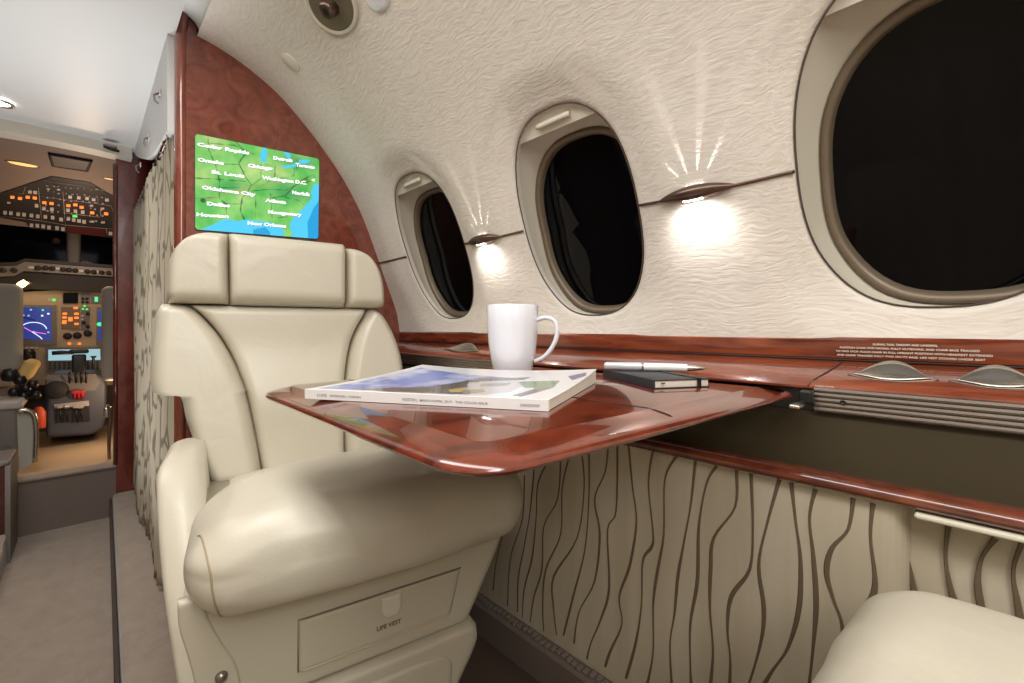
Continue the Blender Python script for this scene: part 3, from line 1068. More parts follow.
traced = [
    (c5((130, 110), (120, 200), (95, 300), (85, 385)), .0018), (c5((165, 90), (160, 200), (130, 300), (122, 425)), .0018),
    (c5((190, 70), (180, 180), (165, 270), (150, 350), (148, 440)), .0018), (c5((228, 50), (200, 110), (195, 200), (185, 300), (165, 380), (160, 455)), .002),
    (c5((258, 40), (250, 150), (215, 220), (210, 330), (190, 400), (180, 465)), .002), (c5((283, 30), (262, 120), (258, 240), (220, 330), (212, 420), (215, 490)), .002),
    (c5((310, 20), (318, 120), (300, 250), (240, 350), (240, 430), (248, 500)), .0021), (c5((330, 20), (330, 150), (320, 280), (290, 400), (265, 500)), .0021),
    (c5((380, 5), (372, 80), (345, 150), (358, 240), (345, 360), (305, 440), (292, 520)), .0023), (c5((403, 5), (400, 180), (378, 230), (382, 380), (360, 460), (335, 520), (325, 560)), .0023),
    (c5((430, 0), (442, 120), (452, 210), (435, 320), (408, 400), (415, 470), (385, 540), (372, 580)), .0024),
    (c5((495, 20), (483, 110), (495, 240), (490, 275), (468, 310), (465, 420), (450, 520), (425, 610)), .0024),
    (c5((555, 40), (525, 100), (522, 240), (505, 340), (495, 420), (495, 540), (480, 625)), .0024),
    (c5((603, 50), (592, 160), (572, 270), (558, 350), (550, 440), (538, 520), (542, 625)), .0024),
    (c5((658, 65), (632, 110), (612, 220), (608, 360), (590, 470), (590, 580), (592, 625)), .0026),
    (c5((708, 75), (705, 170), (650, 250), (642, 330), (640, 430), (648, 540), (640, 640)), .0027),
    (c5((745, 85), (750, 220), (742, 330), (695, 400), (685, 480), (692, 560), (690, 640)), .0027),
    (c5((818, 100), (785, 220), (765, 320), (778, 430), (770, 520), (735, 640)), .0028),
    (c5((848, 108), (860, 210), (872, 310), (868, 430), (840, 530), (800, 590), (770, 640)), .0029),
    (c5((910, 125), (895, 200), (905, 300), (912, 420), (905, 520), (892, 640)), .003),
    (c5((1010, 150), (985, 250), (942, 330), (960, 430), (985, 520), (975, 600), (968, 660)), .003),
    (c6((118, 60), (110, 130), (85, 190), (35, 245), (22, 310), (40, 390), (70, 470), (78, 540), (70, 640)), .003) if False else (c6((112, 60), (95, 165), (40, 230), (22, 310), (45, 400), (75, 490), (75, 620)), .003),
]
traced.pop(20)
for pts, w_ in traced:
    mbw.add(*squiggle(pts, w_), 1)
for pts, w_ in [(c6((178, 78), (170, 190), (185, 330), (175, 395), (135, 445), (125, 520), (130, 650)), .003)]:
    mbw.add(*squiggle(pts, w_), 1)
for pts, w_ in [(c6((285, 100), (282, 200), (310, 340), (325, 430), (320, 560)), .0032), (c6((432, 155), (422, 260), (440, 370), (470, 470), (470, 600)), .0032),
                (c6((590, 195), (545, 260), (530, 340), (540, 420), (560, 500), (560, 600)), .0032), (c6((690, 190), (650, 300), (665, 420), (690, 560)), .0032)]:
    mbw.add(*squiggle(pts, w_, .7365), 1)
# the cords behind the camera's edge and behind the seat
for k_ in range(9):
    y = 1.45 - k_ * .05; rr_ = random.Random(k_)
    pts = [(y + rr_.uniform(-.012, .012), z) for z in (-.22, -.32, -.42, -.52, -.63, -.745)]
    P3 = catmull(pts, 5); vs = []; fs = []
    for (yy, zz) in P3:
        vs += [(.7158, yy - .002, zz), (.7146, yy, zz), (.7158, yy + .002, zz)]
    for i in range(len(P3) - 1):
        for j in range(2):
            fs.append((i * 3 + j, (i + 1) * 3 + j, (i + 1) * 3 + j + 1, i * 3 + j + 1))
    mbw.add(vs, fs, 1)
lw = mbw.build('lower_wall_right', [M['fabric'], M['squiggle']], None, smooth=False)
lw.name = 'wall_right_lower'
struct(lw, 'beige fabric lower sidewall with wavy brown vertical cords', cat='wall')
# pale tray lip under the rail
vs, fs = rbox((0, 0, 0), (.030, .150, .007), .003, 2)
ta = at(915, 514, 0, .715)
tr = tag(link('tray_lip', [v + Vector((.716, ta.y - .075, -.2225)) for v in vs], fs, M['leather_pale'], smooth=True), 'thin pale tray lip tucked under the wood rail', 'tray')

# floor trim with chain-like braid
bbm = MB().add(*strip_surface([(.716, -.672), (.690, -.672), (.684, -.678), (.684, -.751), (.716, -.751), (.716, -.672)], AFT, BY, 1))
bb = bbm.build('baseboard_right', M['carpet_dark'], smooth=True, autosmooth=40)
struct(bb, 'carpeted skirting along the lower sidewall', cat='baseboard')
mb = MB()
y = -.2
while y < BY - .02:
    vs, fs = rbox((0, 0, 0), (.015, .011, .006), .0024, 1); mb.add([v + Vector((.700 + .003 * math.sin(y * 520), y, -.670)) for v in vs], fs)
    y += .014
M['braid'] = mat('braid', srgb(150, 140, 132), .45, metal=.5)
tr2 = mb.build('trim_3', M['braid'], smooth=True)
struct(tr2, 'grey braided seat-track trim on top of the skirting', cat='trim')

# ------------------------------------------------------------------ floor, aisle
mb = MB()
mb.add(*strip_surface([(.80, Z_FLOOR), (.075, Z_FLOOR), (.062, Z_FLOOR - .004), (.057, Z_FLOOR - .014), (.055, Z_AISLE), (.80, Z_AISLE), (.8, Z_FLOOR)], AFT, 2.68, 1))
for v in mb.v:
    if v.x < .1: v.x += (v.y - 1.3) * .022
fl = mb.build('floor', M['carpet'], smooth=True, autosmooth=50)
struct(fl, 'raised grey-beige carpet floor under the seats', cat='floor')
mb = MB(); mb.add(*strip_surface([(.10, Z_AISLE), (-.30, Z_AISLE), (-.30, Z_AISLE - .02), (.10, Z_AISLE - .02), (.10, Z_AISLE)], AFT, 2.68, 1))
fa = mb.build('floor_aisle', M['carpet'], smooth=False); struct(fa, 'sunken grey-beige aisle carpet', cat='floor')
mb = MB(); mb.add(*strip_surface([(-.205, Z_AISLE - .02), (-.205, Z_FLOOR), (-1.0, Z_FLOOR), (-1.0, Z_AISLE - .02), (-.205, Z_AISLE - .02)], AFT, 2.68, 1))
f2 = mb.build('floor_left', M['carpet'], smooth=False); struct(f2, 'raised carpet floor left of the aisle', cat='floor')
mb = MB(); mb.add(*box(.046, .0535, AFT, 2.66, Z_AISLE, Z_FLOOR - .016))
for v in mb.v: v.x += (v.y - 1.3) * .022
M['riser_shade'] = mat('riser_shade', srgb(70, 60, 54), 0.9, spec=.1)  # dark brown added to paint the shade on the aisle riser
t4 = mb.build('trim_4', M['riser_shade'], smooth=False); struct(t4, 'dark strip standing in for shade on the aisle riser', cat='trim')  # added strip, only paints the riser's shade

vs, fs = box(.47, .69, AFT, BY, Z_FLOOR - .002, Z_FLOOR + .004)
M['floor_brown'] = mat('floor_brown', srgb(84, 68, 60), 0.95, spec=0.1)  # browner and darker than the rest of the raised floor
struct(link('floor_outboard', vs, fs, M['floor_brown'], smooth=False), 'dark brown floor strip between seat and sidewall', cat='floor')
# aft wall + opposite lower wall
vs, fs = box(-1.05, .9, AFT - .05, AFT, -.87, .9)
struct(link('wall_back', vs, fs, M['plain_cream'], smooth=False), 'cream aft cabin wall', cat='wall')
vs, fs = box(-1.06, -.86 + 0, AFT, BY + .05, -.86, -.02)
struct(link('wall_left_lower', vs, fs, M['fabric'], smooth=False), 'beige lower wall on the opposite side', cat='wall')

# ------------------------------------------------------------------ forward entry: ceiling, soffit, header, jamb
ZC = .80
sec = [(.176, ZC), (.10, ZC + .004), (XC, ZC + .006), (-.3, ZC + .002), (-.75, ZC - .06)]
vs, fs = strip_surface(catmull(sec, 4) , 1.22, 2.66, 1)
c2 = link('ceiling_entry', vs, fs, M['aisle_ceiling'], smooth=True); struct(c2, 'light grey ceiling over the forward aisle', cat='ceiling')
vs, fs = prism([(.168, 1.22, .80), (XC, 1.22, .806), (-.36, 1.22, .80), (-.36, 1.22, .88), (.168, 1.22, .88)], (0, .01, 0))
struct(link('ceiling_step', vs, fs, M['aisle_ceiling'], smooth=False), 'step between cabin ceiling and forward aisle ceiling', cat='ceiling')
vs, fs = prism([(.176, 1.22, .80), (.176, BY + .04, .80), (.176, BY + .04, .88), (.176, 1.22, .88)], (-.008, 0, 0))
struct(link('ceiling_side', vs, fs, M['aisle_ceiling'], smooth=False), 'side of the lowered aisle ceiling', cat='ceiling')
sof = [(BY + .03, .535), (1.86, .568), (2.10, .62), (2.35, .69), (2.55, .755), (2.66, .80), (BY + .03, .80)]
vs, fs = prism([(.160, y, z) for y, z in sof], (.02, 0, 0))
so = link('wall_soffit', vs, fs, M['aisle_ceiling'], smooth=False); struct(so, 'light grey soffit above the curtain', cat='wall')
# forward bulkhead, right jamb
vs, fs = box(.098, .45, 2.665, 2.71, -.76, .82)
jb = link('wall_cockpit_right', vs, fs, M['jamb_wood'], smooth=False); struct(jb, 'dark red wood cockpit door jamb beside the curtain', cat='wall')
vs, fs = tube([(.098, 2.672, -.62), (.098, 2.672, .735)], .010, 12)
t5 = link('trim_5', vs, fs, M['jamb_wood']); struct(t5, 'rounded edge strip of the cockpit door jamb', cat='trim')
# closet side behind the curtain
vs, fs = box(.45, .47, BY + .045, 2.7, -.76, .82)
struct(link('wall_closet', vs, fs, M['dark_wood'], smooth=False), 'dark closet side wall behind the curtain', cat='wall')
vs, fs = box(.17, .47, BY + .045, 2.7, .80, .82)
struct(link('ceiling_closet', vs, fs, M['dark_wood'], smooth=False), 'closet top behind the curtain', cat='ceiling')
vs, fs = box(-.80, -.78, BY + .045, 2.7, -.86, .82)
struct(link('wall_entry_left', vs, fs, M['dark_wood'], smooth=False), 'dark wood wall left of the entry', cat='wall')
# header arch over the cockpit opening
arch = [(x, .745 + .018 * (1 - ((x - XC) / .35) ** 2)) for x in [(-.75 + .9 * q / 14) for q in range(15)]]
ptsA = [(x, 2.60, z) for x, z in arch] + [(.15, 2.60, .82), (-.75, 2.60, .82)]
vs, fs = prism(ptsA, (0, .09, 0))
hd = link('wall_header', vs, fs, M['header'], smooth=False); struct(hd, 'cream arched header over the cockpit opening', cat='wall')
vs, fs = box(-.80, -.42, 2.66, 2.71, -.86, .80)
struct(link('wall_cockpit_left', vs, fs, M['jamb_wood'], smooth=False), 'dark wood cockpit bulkhead left of the opening', cat='wall')
# step up to the cockpit
mb = MB(); mb.add(*strip_surface([], 0, 1) if False else box(-.40, .098, 2.665, 2.74, Z_AISLE, -.632))
st = mb.build('floor_step', M['carpet_dark'], smooth=False); struct(st, 'grey carpeted step riser up to the cockpit', cat='step')
vs, fs = rbox((-.15, 2.70, -.627), (.50, .085, .012), .005, 2)
struct(link('trim_6', vs, fs, M['carpet'], smooth=True), 'carpeted nosing of the cockpit step', cat='trim')
vs, fs = box(-.45, .45, 2.74, 4.1, -.65, -.63)
struct(link('floor_cockpit', vs, fs, M['carpet_tan'], smooth=False), 'warm lit cockpit carpet', cat='floor')
# left dark cabinet foot
cab = thing('aisle_cabinet', 'dark red wood cabinet with grey frame left of the cockpit step', 'cabinet', (-.32, 2.55, Z_AISLE))
a0 = at(12.5, 545, 1, 2.58)
vs, fs = box(-.50, -.205, 2.42, 2.62, Z_AISLE, -.50)
link('cabinet_body', vs, fs, M['dark_wood'], cab, smooth=False)
vs, fs = rbox((-.3525, 2.52, -.492), (.31, .22, .018), .007, 3)
link('cabinet_top', vs, fs, M['cp_grey'], cab)
vs, fs = box(-.208, -.195, 2.40, 2.63, Z_AISLE, -.50)
link('corner_post', vs, fs, M['cp_grey'], cab, smooth=False)

# door latch under the ceiling
lt = thing('door_latch', 'small dark metal latch where ceiling meets the door jamb', 'latch', (.09, 2.58, .745))
p = at(110, 147, 1, 2.56)
vs, fs = rbox(p, (.045, .03, .012), .005, 3); link('latch_plate', vs, fs, M['steel'], lt)
vs, fs = tube([p + Vector((-.018, -.012, -.006)), p + Vector((.004, -.02, -.016)), p + Vector((.028, -.012, -.014))], .006, 8); link('latch_hook', vs, fs, M['black'], lt)

# curtain on its track
cur = thing('curtain', 'grey-beige patterned curtain hanging from a rail beside the bulkhead', 'curtain', (.16, 2.0, Z_FLOOR))
vs = []; fs = []; uv = []
ny = 220; nz_ = 40
y0c, y1c = BY + .055, 2.655
acc = 0; prev = None
for i in range(ny + 1):
    t = i / ny; y = y0c + (y1c - y0c) * t
    for j in range(nz_ + 1):
        q = j / nz_
        ztop = .535 + .0 * t; zbot = Z_FLOOR + .012 + .006 * math.sin(t * 40)
        z = ztop + (zbot - ztop) * q
        amp = .010 + .012 * q
        x = .172 + amp * math.sin(t * 2 * math.pi * 15 + .6 * math.sin(q * 3 + t * 9)) + .006 * math.sin(t * 11 + q * 4)
        vs.append((x, y, z)); uv.append((t * 2.2 + .03 * math.sin(t * 190), q))
for i in range(ny):
    for j in range(nz_):
        a = i * (nz_ + 1) + j
        fs.append((a, a + nz_ + 1, a + nz_ + 2, a + 1))
cl = link('curtain_cloth', vs, fs, M['curtain'], cur, uvs=uv)
sm = cl.modifiers.new('s', 'SOLIDIFY'); sm.thickness = .002
vs, fs = tube([(.171, y0c - .01, .548), (.171, y1c, .548)], .006, 8)
link('curtain_rail', vs, fs, M['bronze'], cur)
for k_ in range(14):
    y = y0c + .02 + k_ * (y1c - y0c - .04) / 13
    vs, fs = tube([(.171 + .009 * math.cos(a), y, .541 + .009 * math.sin(a)) for a in [2 * math.pi * q / 10 for q in range(10)]], .0016, 5, closed=True)
    link('curtain_hook', vs, fs, M['steel'], cur)
# little brackets on the soffit
for (px, py, lab) in ((160, 95, 'small chrome coat hook on the soffit, nearest of three'), (149, 139, 'small chrome coat hook on the soffit, middle of three'), (140.5, 166, 'small chrome coat hook lowest and farthest on the soffit')):
    p = at(px, py, 0, .158)
    hk = thing('coat_hook', lab, 'hook', p, 'coat hooks on the soffit')
    vs, fs = rbox(p + Vector((0, 0, .003)), (.006, .018, .022), .0025, 2); link('hook_plate', vs, fs, M['chrome'], hk)
    vs, fs = tube([p + Vector((-.003, 0, .004)), p + Vector((-.014, 0, -.004)), p + Vector((-.012, 0, -.02)), p + Vector((-.004, 0, -.028))], .003, 8); link('hook_arm', vs, fs, M['steel'], hk)

# ceiling downlight in the entry
p = at(0, 103, 2, ZC)
dl = thing('ceiling_downlight', 'round chrome-rimmed downlight in the grey forward ceiling', 'ceiling light', (p.x, p.y, ZC))
vs, fs = lathe([(.034, .004), (.036, -.004), (.030, -.006), (.024, -.002), (.024, .002)], (p.x, p.y, ZC), 28); link('light_rim', vs, fs, M['chrome'], dl)
vs, fs = lathe([(0, .0), (.024, .0), (.024, .004)], (p.x, p.y, ZC - .001), 28); link('light_lens', vs, fs, M['led'], dl)

# ------------------------------------------------------------------ headliner fittings (gasper bowl, cover disc, second bowl)
def tangent_frame(Y, s):
    p = wall_pt(Y, s); n = (wall_pt(Y, s, .01) - p).normalized()      # outboard
    ty = Vector((0, 1, 0)); tx = n.cross(ty).normalized()
    return p, Matrix((tx, ty, -n)).transposed()                        # local z points into the cabin


def find_on_wall(px, py):
    best = None; r = ray(px, py)
    for i in range(0, 400):
        s = S_MAX * i / 399; x, z = section(s)
        e = abs(z / x - r.z / r.x)
        if best is None or e < best[0]:
            best = (e, s, x)
    s = best[1]; t = best[2] / r.x
    return t * r.y, s


Yg, sg = find_on_wall(332, 4)
p, fr = tangent_frame(Yg, sg)
gp = thing('air_gasper', 'dark swivel air nozzle in a cream bowl on the headliner', 'air vent', p)
rotm = fr
vs, fs = lathe([(.050, .0045), (.056, .0075), (.060, .0070), (.065, -.003)], p, 36, rotm, (1.0, 1.4)); link('gasper_bowl', vs, fs, M['plain_cream'], gp)
vs, fs = lathe([(0, .0048), (.052, .0050)], p, 36, rotm, (1.0, 1.4)); link('bowl_lining', vs, fs, M['gasket'], gp)
vs, fs = lathe([(0, .026), (.008, .028), (.010, .031), (.016, .030), (.019, .022), (.020, .010), (.022, 0)], p, 28, rotm); link('nozzle', vs, fs, M['bronze'], gp)
vs, fs = lathe([(0, .0285), (.008, .029)], p, 20, rotm); link('nozzle_core', vs, fs, M['black'], gp)
Yg, sg = find_on_wall(291, 62); p, fr = tangent_frame(Yg, sg)
dc = tag(link('cover_disc', *lathe([(0, .0045), (.024, .0045), (.026, .003), (.027, -.002)], p, 36, fr), M['plain_cream'], smooth=True, autosmooth=40), 'small flat round cover disc on the ripple headliner', 'cover')
Yg, sg = find_on_wall(376, -6); p, fr = tangent_frame(Yg, sg)
dc = tag(link('reading_light', *lathe([(0, .006), (.030, .006), (.036, .004), (.040, -.001)], p, 36, fr, (.8, 1)), M['white_china'], smooth=True, autosmooth=40), 'white oval reading light cut by the top edge of the frame', 'reading light')

# ------------------------------------------------------------------ bronze seam line between the windows and two sconces
S_SEAM = s_at_z(.233)
segs = [(BY - .002, WIN_Y[0] + WHW - .004), (WIN_Y[0] - WHW - .002, WIN_Y[1] + WHW - .004), (WIN_Y[1] - WHW - .002, WIN_Y[2] + WHW - .004), (WIN_Y[2] - WHW - .002, AFT)]
for (a, b) in segs:
    def dish(y):
        d = min(abs(abs(y - wy) - WHW) for wy in WIN_Y) if any(abs(y - wy) < WHW + .085 for wy in WIN_Y) else 1
        return float(np.interp(d, [.0, .008, .018, .032, .048, .066, .082], [.0215, .0195, .0165, .0115, .006, .0018, 0]))
    n = 24
    vs, fs = tube([wall_pt(a + (b - a) * q / n, S_SEAM, dish(a + (b - a) * q / n) - .0016) for q in range(n + 1)], .0028, 8)
    o = link('trim_%d' % (7 + segs.index((a, b))), vs, fs, M['bronze']); struct(o, 'thin bronze line running along the sidewall', cat='trim')


def make_sconce(Y, label):
    p = wall_pt(Y, S_SEAM)
    root = thing('wall_sconce', label, 'wall light', p, 'bronze wall lights between the windows')
    n = 24; pts = []; rad = []
    for q in range(n + 1):
        t = -1 + 2 * q / n
        a = max(.12, math.cos(t * math.pi / 2) ** .8)
        pts.append(p + Vector((-.009 * a, t * .070, 0.0)))
        rad.append((.0150 * a, .0135 * a))
    vs, fs = tube(pts, rad, 14); link('sconce_shell', vs, fs, M['bronze'], root)
    # lamp lens under the shell
    vs, fs = rbox(p + Vector((-.010, 0, -.0122)), (.006, .034, .003), .0012, 2); link('lamp_lens', vs, fs, M['led'], root)
    for k_ in range(4):
        vs, fs = rbox(p + Vector((-.008, -.0135 + .009 * k_, .0132)), (.003, .002, .0010), .0006, 1); link('light_slot', vs, fs, M['led'], root)
    lamp('sconce_lamp', 'SPOT', p + Vector((-.036, 0, -.018)), .75, (1, .97, .94), .006, target=p + Vector((.012, 0, -.10)), spot=R(150), blend=.9, parent=root)
    for k_, ang in enumerate((-34, -12, 12, 34)):
        s0 = p + Vector((-.0085, -.0135 + .009 * k_, .0155))
        up = wall_pt(Y, S_SEAM + .12) - p
        tgt = s0 + up.normalized() * .14 * math.cos(R(ang)) + Vector((.004, -math.sin(R(ang)) * -.14, 0))
        lamp('slot_lamp', 'SPOT', s0, .9, (1, .96, .92), .0008, target=tgt, spot=R(9), blend=.6, parent=root)
    return root


make_sconce(.330, 'bronze spindle wall light between middle and nearest windows')
make_sconce(.900, 'bronze spindle wall light between forward and middle windows')

# ------------------------------------------------------------------ seat
SO = Vector((.40, 1.20, 0)); SA = R(11.5)
sa = Vector((math.cos(SA), -math.sin(SA), 0)); sf = Vector((-math.sin(SA), -math.cos(SA), 0))


def Lw(s, F, z):
    return SO + sa * s + sf * F + Vector((0, 0, z))


def front(F0, lean=0.0):
    return lambda a, b, h: Lw(a, F0 + h + lean * max(0.0, (.05 - b)), b)


def make_seat(label, material, base_material):
    root = thing('cabin_seat', label, 'seat', Lw(0, .28, Z_FLOOR))
    # headrest in three stitched panels
    hr = thing_part = None
    rows = [(.056, -.154, .119), (.062, -.155, .119), (.14, -.156, .119), (.210, -.157, .119), (.229, -.157, .118), (.233, -.156, .117)]
    vs, fs = pad(rows, front(-.055), .052, .015, back=.06, rz=.026)
    hr = link('headrest', vs, fs, material, root)
    rows = [(.056, -.272, -.156), (.064, -.278, -.155), (.13, -.277, -.157), (.175, -.268, -.158), (.208, -.246, -.158), (.226, -.215, -.158), (.231, -.19, -.158)]
    vs, fs = pad(rows, front(-.058), .053, .019, back=.055, rz=.024)
    link('headrest_wing', vs, fs, material, hr)
    rows = [(.054, .120, .222), (.062, .120, .228), (.12, .120, .226), (.165, .120, .214), (.197, .120, .192), (.216, .120, .162), (.223, .119, .14)]
    vs, fs = pad(rows, front(-.058), .053, .019, back=.055, rz=.024)
    link('headrest_wing', vs, fs, material, hr)
    # backrest
    br_rows = [(.055, -.242, .187), (.03, -.214, .172), (-.02, -.177, .144), (-.08, -.147, .126), (-.16, -.121, .1125), (-.25, -.104, .110), (-.345, -.089, .107), (-.37, -.087, .106)]
    vs, fs = pad(br_rows, front(-.075, .18), .045, .022, back=.05, rz=.02, sag=lambda a, b: .006 * math.sin(b * 26))
    bk = link('backrest', vs, fs, material, root)
    L_rows = [(.055, -.290, -.242), (.03, -.301, -.214), (-.02, -.306, -.177), (-.08, -.309, -.147), (-.135, -.307, -.127), (-.152, -.296, -.121), (-.158, -.262, -.119), (-.17, -.250, -.118), (-.22, -.240, -.108), (-.30, -.215, -.095), (-.37, -.19, -.086)]
    vs, fs = pad(L_rows, front(-.080, .18), .060, .030, back=.07, rz=.02)
    link('side_bolster', vs, fs, material, bk)
    R_rows = [(.055, .187, .205), (.03, .172, .232), (-.02, .144, .258), (-.08, .126, .276), (-.135, .115, .282), (-.155, .113, .275), (-.165, .112, .255), (-.20, .111, .24), (-.30, .108, .222), (-.37, .106, .20)]
    vs, fs = pad(R_rows, front(-.080, .18), .060, .030, back=.07, rz=.02)
    link('side_bolster', vs, fs, material, bk)
    # shell behind the back
    rows = [(.030, -.20, .17), (-.02, -.24, .20), (-.14, -.25, .22), (-.18, -.23, .235), (-.37, -.20, .21)]
    vs, fs = pad(rows, lambda a, b, h: Lw(a, -.105 - h + .18 * max(0, .05 - b), b), .03, .06, back=-.0, rz=.06)
    link('back_shell', vs, fs, base_material, root)
    # seat cushion

    def cd(p):
        x, y, z = p           # x lateral, y forward, z up
        t = max(0, min(1, (y + .31) / .62))
        tt = max(0, min(1, (.70 - t) / .45)); tt = tt * tt * (3 - 2 * tt)
        z2 = z - .080 * tt - .03 * (1 - t)
        if z > 0:
            z2 += .012 * math.cos(x / .245 * 1.5) * math.sin(min(1, t * 1.1) * math.pi) * min(1, z / .05)
            z2 += (.0045 * noise.noise((x * 16, y * 16, 2)) + .003 * noise.noise((x * 38, y * 14, 7))) * min(1, z / .05)
        e_ = max(0, min(1, (abs(x) - .10) / .146)); z2 -= (.034 if x < 0 else .010) * e_ * e_ * max(0, min(1, z / .068))
        # the roll droops and swells at the front
        if t > .72:
            k = (t - .72) / .28
            z2 -= .012 * k * (.62 - .38 * max(-1, min(1, z / .05)))
        y2 = y + .022 * math.cos(x / .25 * 1.45) * (t ** 3) + .004 * noise.noise((x * 14, z * 30, 3)) * t
        return Vector((x * (1 + .02 * t), y2, z2))
    vs, fs = rbox((0, 0, 0), (.500, .62, .136), .062, 7, 12, deform=cd)
    vs = [Lw(.051 + v.x, .305 + v.y, -.298 + v.z) for v in vs]
    cu = link('seat_cushion', vs, fs, material, root)
    # stitched end seam of the cushion roll
    P_ = []
    for q in range(30):
        th = R(118 - 205 * q / 29)
        xo = -.236 + .030 * q / 29
        rr_ = math.sqrt(.062 ** 2 - (abs(xo) - .188) ** 2) + .0004
        v = Vector((xo, (.31 - .062) + rr_ * math.cos(th), (.006 if th > 0 else -.006) + rr_ * math.sin(th)))
        d = cd(v); P_.append(Lw(.051 + d.x, .305 + d.y, -.298 + d.z))
    vs, fs = tube(P_, .0013, 6); link('piping', vs, fs, M['thread'], cu)
    # armrest shell on the aisle side (profile in F, z)
    rows = [(-.256, .0, .10), (-.262, -.02, .15), (-.276, -.03, .20), (-.30, -.03, .25), (-.335, -.03, .30), (-.38, -.03, .35), (-.44, -.02, .40), (-.52, .0, .44), (-.60, .02, .47), (-.68, .03, .50), (-.745, .04, .51)]

    def amap(a, b, h):
        t = max(0, min(1, (-.236 - b) / .34))
        return Lw(-.240 + .050 * t - h * (1 - .4 * t), a, b)
    vs, fs = pad(rows, lambda a, b, h: amap(a, b, h), .040, .030, back=.036, rz=.03)
    link('armrest', vs, fs, material, root)
    # base: upper front fascia, drawer with latch tab, lower plinth with kick panel
    F1 = .555

    def slab(rows, F0, depth, T, r, rz):
        return pad(rows, lambda a, b, h: Lw(a, F0 + h, b), T, r, back=depth, rz=rz)
    rows = [(-.352, -.205, .292), (-.37, -.204, .290), (-.42, -.198, .268), (-.47, -.190, .240), (-.515, -.182, .214), (-.525, -.180, .209)]
    vs, fs = slab(rows, F1 - .018, .50, .018, .02, .008)
    fb = link('base_fascia', vs, fs, base_material, root)
    rows = [(-.527, -.186, .214), (-.545, -.190, .226), (-.57, -.190, .222), (-.63, -.180, .186), (-.70, -.172, .160), (-.749, -.168, .150)]
    vs, fs = slab(rows, F1 - .014, .50, .022, .02, .01)
    pb = link('base_plinth', vs, fs, base_material, root)
    rows = [(-.552, .02, .110), (-.557, -.02, .145), (-.568, -.045, .162), (-.585, -.055, .168), (-.64, -.057, .160), (-.70, -.055, .14), (-.735, -.05, .12)]
    vs, fs = slab(rows, F1 + .0085, .004, .005, .006, .006)
    link('kick_panel', vs, fs, base_material, pb)
    rows = [(-.424, -.068, .186), (-.426, -.070, .187), (-.46, -.070, .178), (-.494, -.070, .169), (-.496, -.068, .168)]
    vs, fs = slab(rows, F1 + .0005, .004, .0035, .0015, .0015)
    dr = link('life_vest_drawer', vs, fs, base_material, fb)
    gp_ = [Lw(a, F1 + .0006, b) for a, b in ((-.071, -.4975), (-.071, -.4228), (.1885, -.4228), (.170, -.4975))]
    mb = MB(); mb.add(*tube([gp_[0], gp_[1], gp_[2]], .0010, 6)); mb.build('drawer_gap', M['gap_brown'], dr)
    rows = [(-.428, .050, .078), (-.430, .048, .080), (-.445, .048, .080), (-.455, .050, .078), (-.461, .056, .072), (-.4625, .061, .067)]
    vs, fs = slab(rows, F1 + .0035, .001, .0045, .004, .004)
    link('latch_tab', vs, fs, material, dr)
    gv, gf = text_geo('LIFE VEST', .0095, 'CENTER', bold=.0003)
    vs = [Lw(.060 + a, F1 + .0045, -.478 + b) for a, b, _ in gv]
    link('life_vest_lettering', vs, gf, M['ink_brown'], dr, smooth=False)
    # strap and press stud on the aisle corner
    vs, fs = pad([(-.350, -.21, -.185), (-.385, -.208, -.176), (-.42, -.200, -.162), (-.46, -.192, -.145), (-.52, -.184, -.138), (-.62, -.18, -.13), (-.74, -.178, -.125)], lambda a, b, h: Lw(a, F1 + h, b), .0035, .004, back=.01, rz=.004)
    stp = link('corner_strap', vs, fs, base_material, root)
    rot = Matrix((sa, Vector((0, 0, 1)), sf)).transposed()
    vs, fs = lathe([(0, .007), (.004, .0065), (.0068, .004), (.0075, 0)], Lw(-.163, F1 + .004, -.462), 20, rot)
    link('press_stud', vs, fs, M['steel'], stp)
    return root


seat = make_seat('cream leather cabin seat facing aft below the map screen', M['leather'], M['leather_base'])
seat2 = copy_tree(seat)
seat2['label'] = 'pale leather seat opposite, only its cushion corner in the lower right'
# turn the copy to face forward, and move it behind the lens
seat2.scale = (-1, 1, .945)
seat2.rotation_euler = (0, 0, R(168.5))
seat2.location = (.36, -.262, Z_FLOOR)

# ------------------------------------------------------------------ table
TZ = -.088
table = thing('folding_table', 'glossy reddish burl fold-out table attached to the side ledge', 'table', (.46, .47, TZ - .024))


def round_poly(corners, n=8):
    out = []; k = len(corners)
    for i in range(k):
        p = Vector(corners[i][:2]); r = corners[i][2]
        a = (Vector(corners[i - 1][:2]) - p).normalized(); b = (Vector(corners[(i + 1) % k][:2]) - p).normalized()
        ang = math.acos(max(-1, min(1, a.dot(b)))); d = r / math.tan(ang / 2)
        c = p + (a + b).normalized() * (r / math.sin(ang / 2))
        s = p + a * d; e = p + b * d
        v0 = s - c; v1 = e - c
        a0 = math.atan2(v0.y, v0.x); a1 = math.atan2(v1.y, v1.x)
        da = (a1 - a0 + math.pi) % (2 * math.pi) - math.pi
        for q in range(n + 1):
            t = a0 + da * q / n; out.append(c + Vector((math.cos(t), math.sin(t))) * r)
    return out


def inset_poly(pts, d):
    out = []; k = len(pts)
    for i in range(k):
        a = pts[i - 1]; b = pts[(i + 1) % k]
        j = 1
        t = (b - a).normalized(); nrm = Vector((-t.y, t.x))
        out.append(pts[i] + nrm * d)
    return out


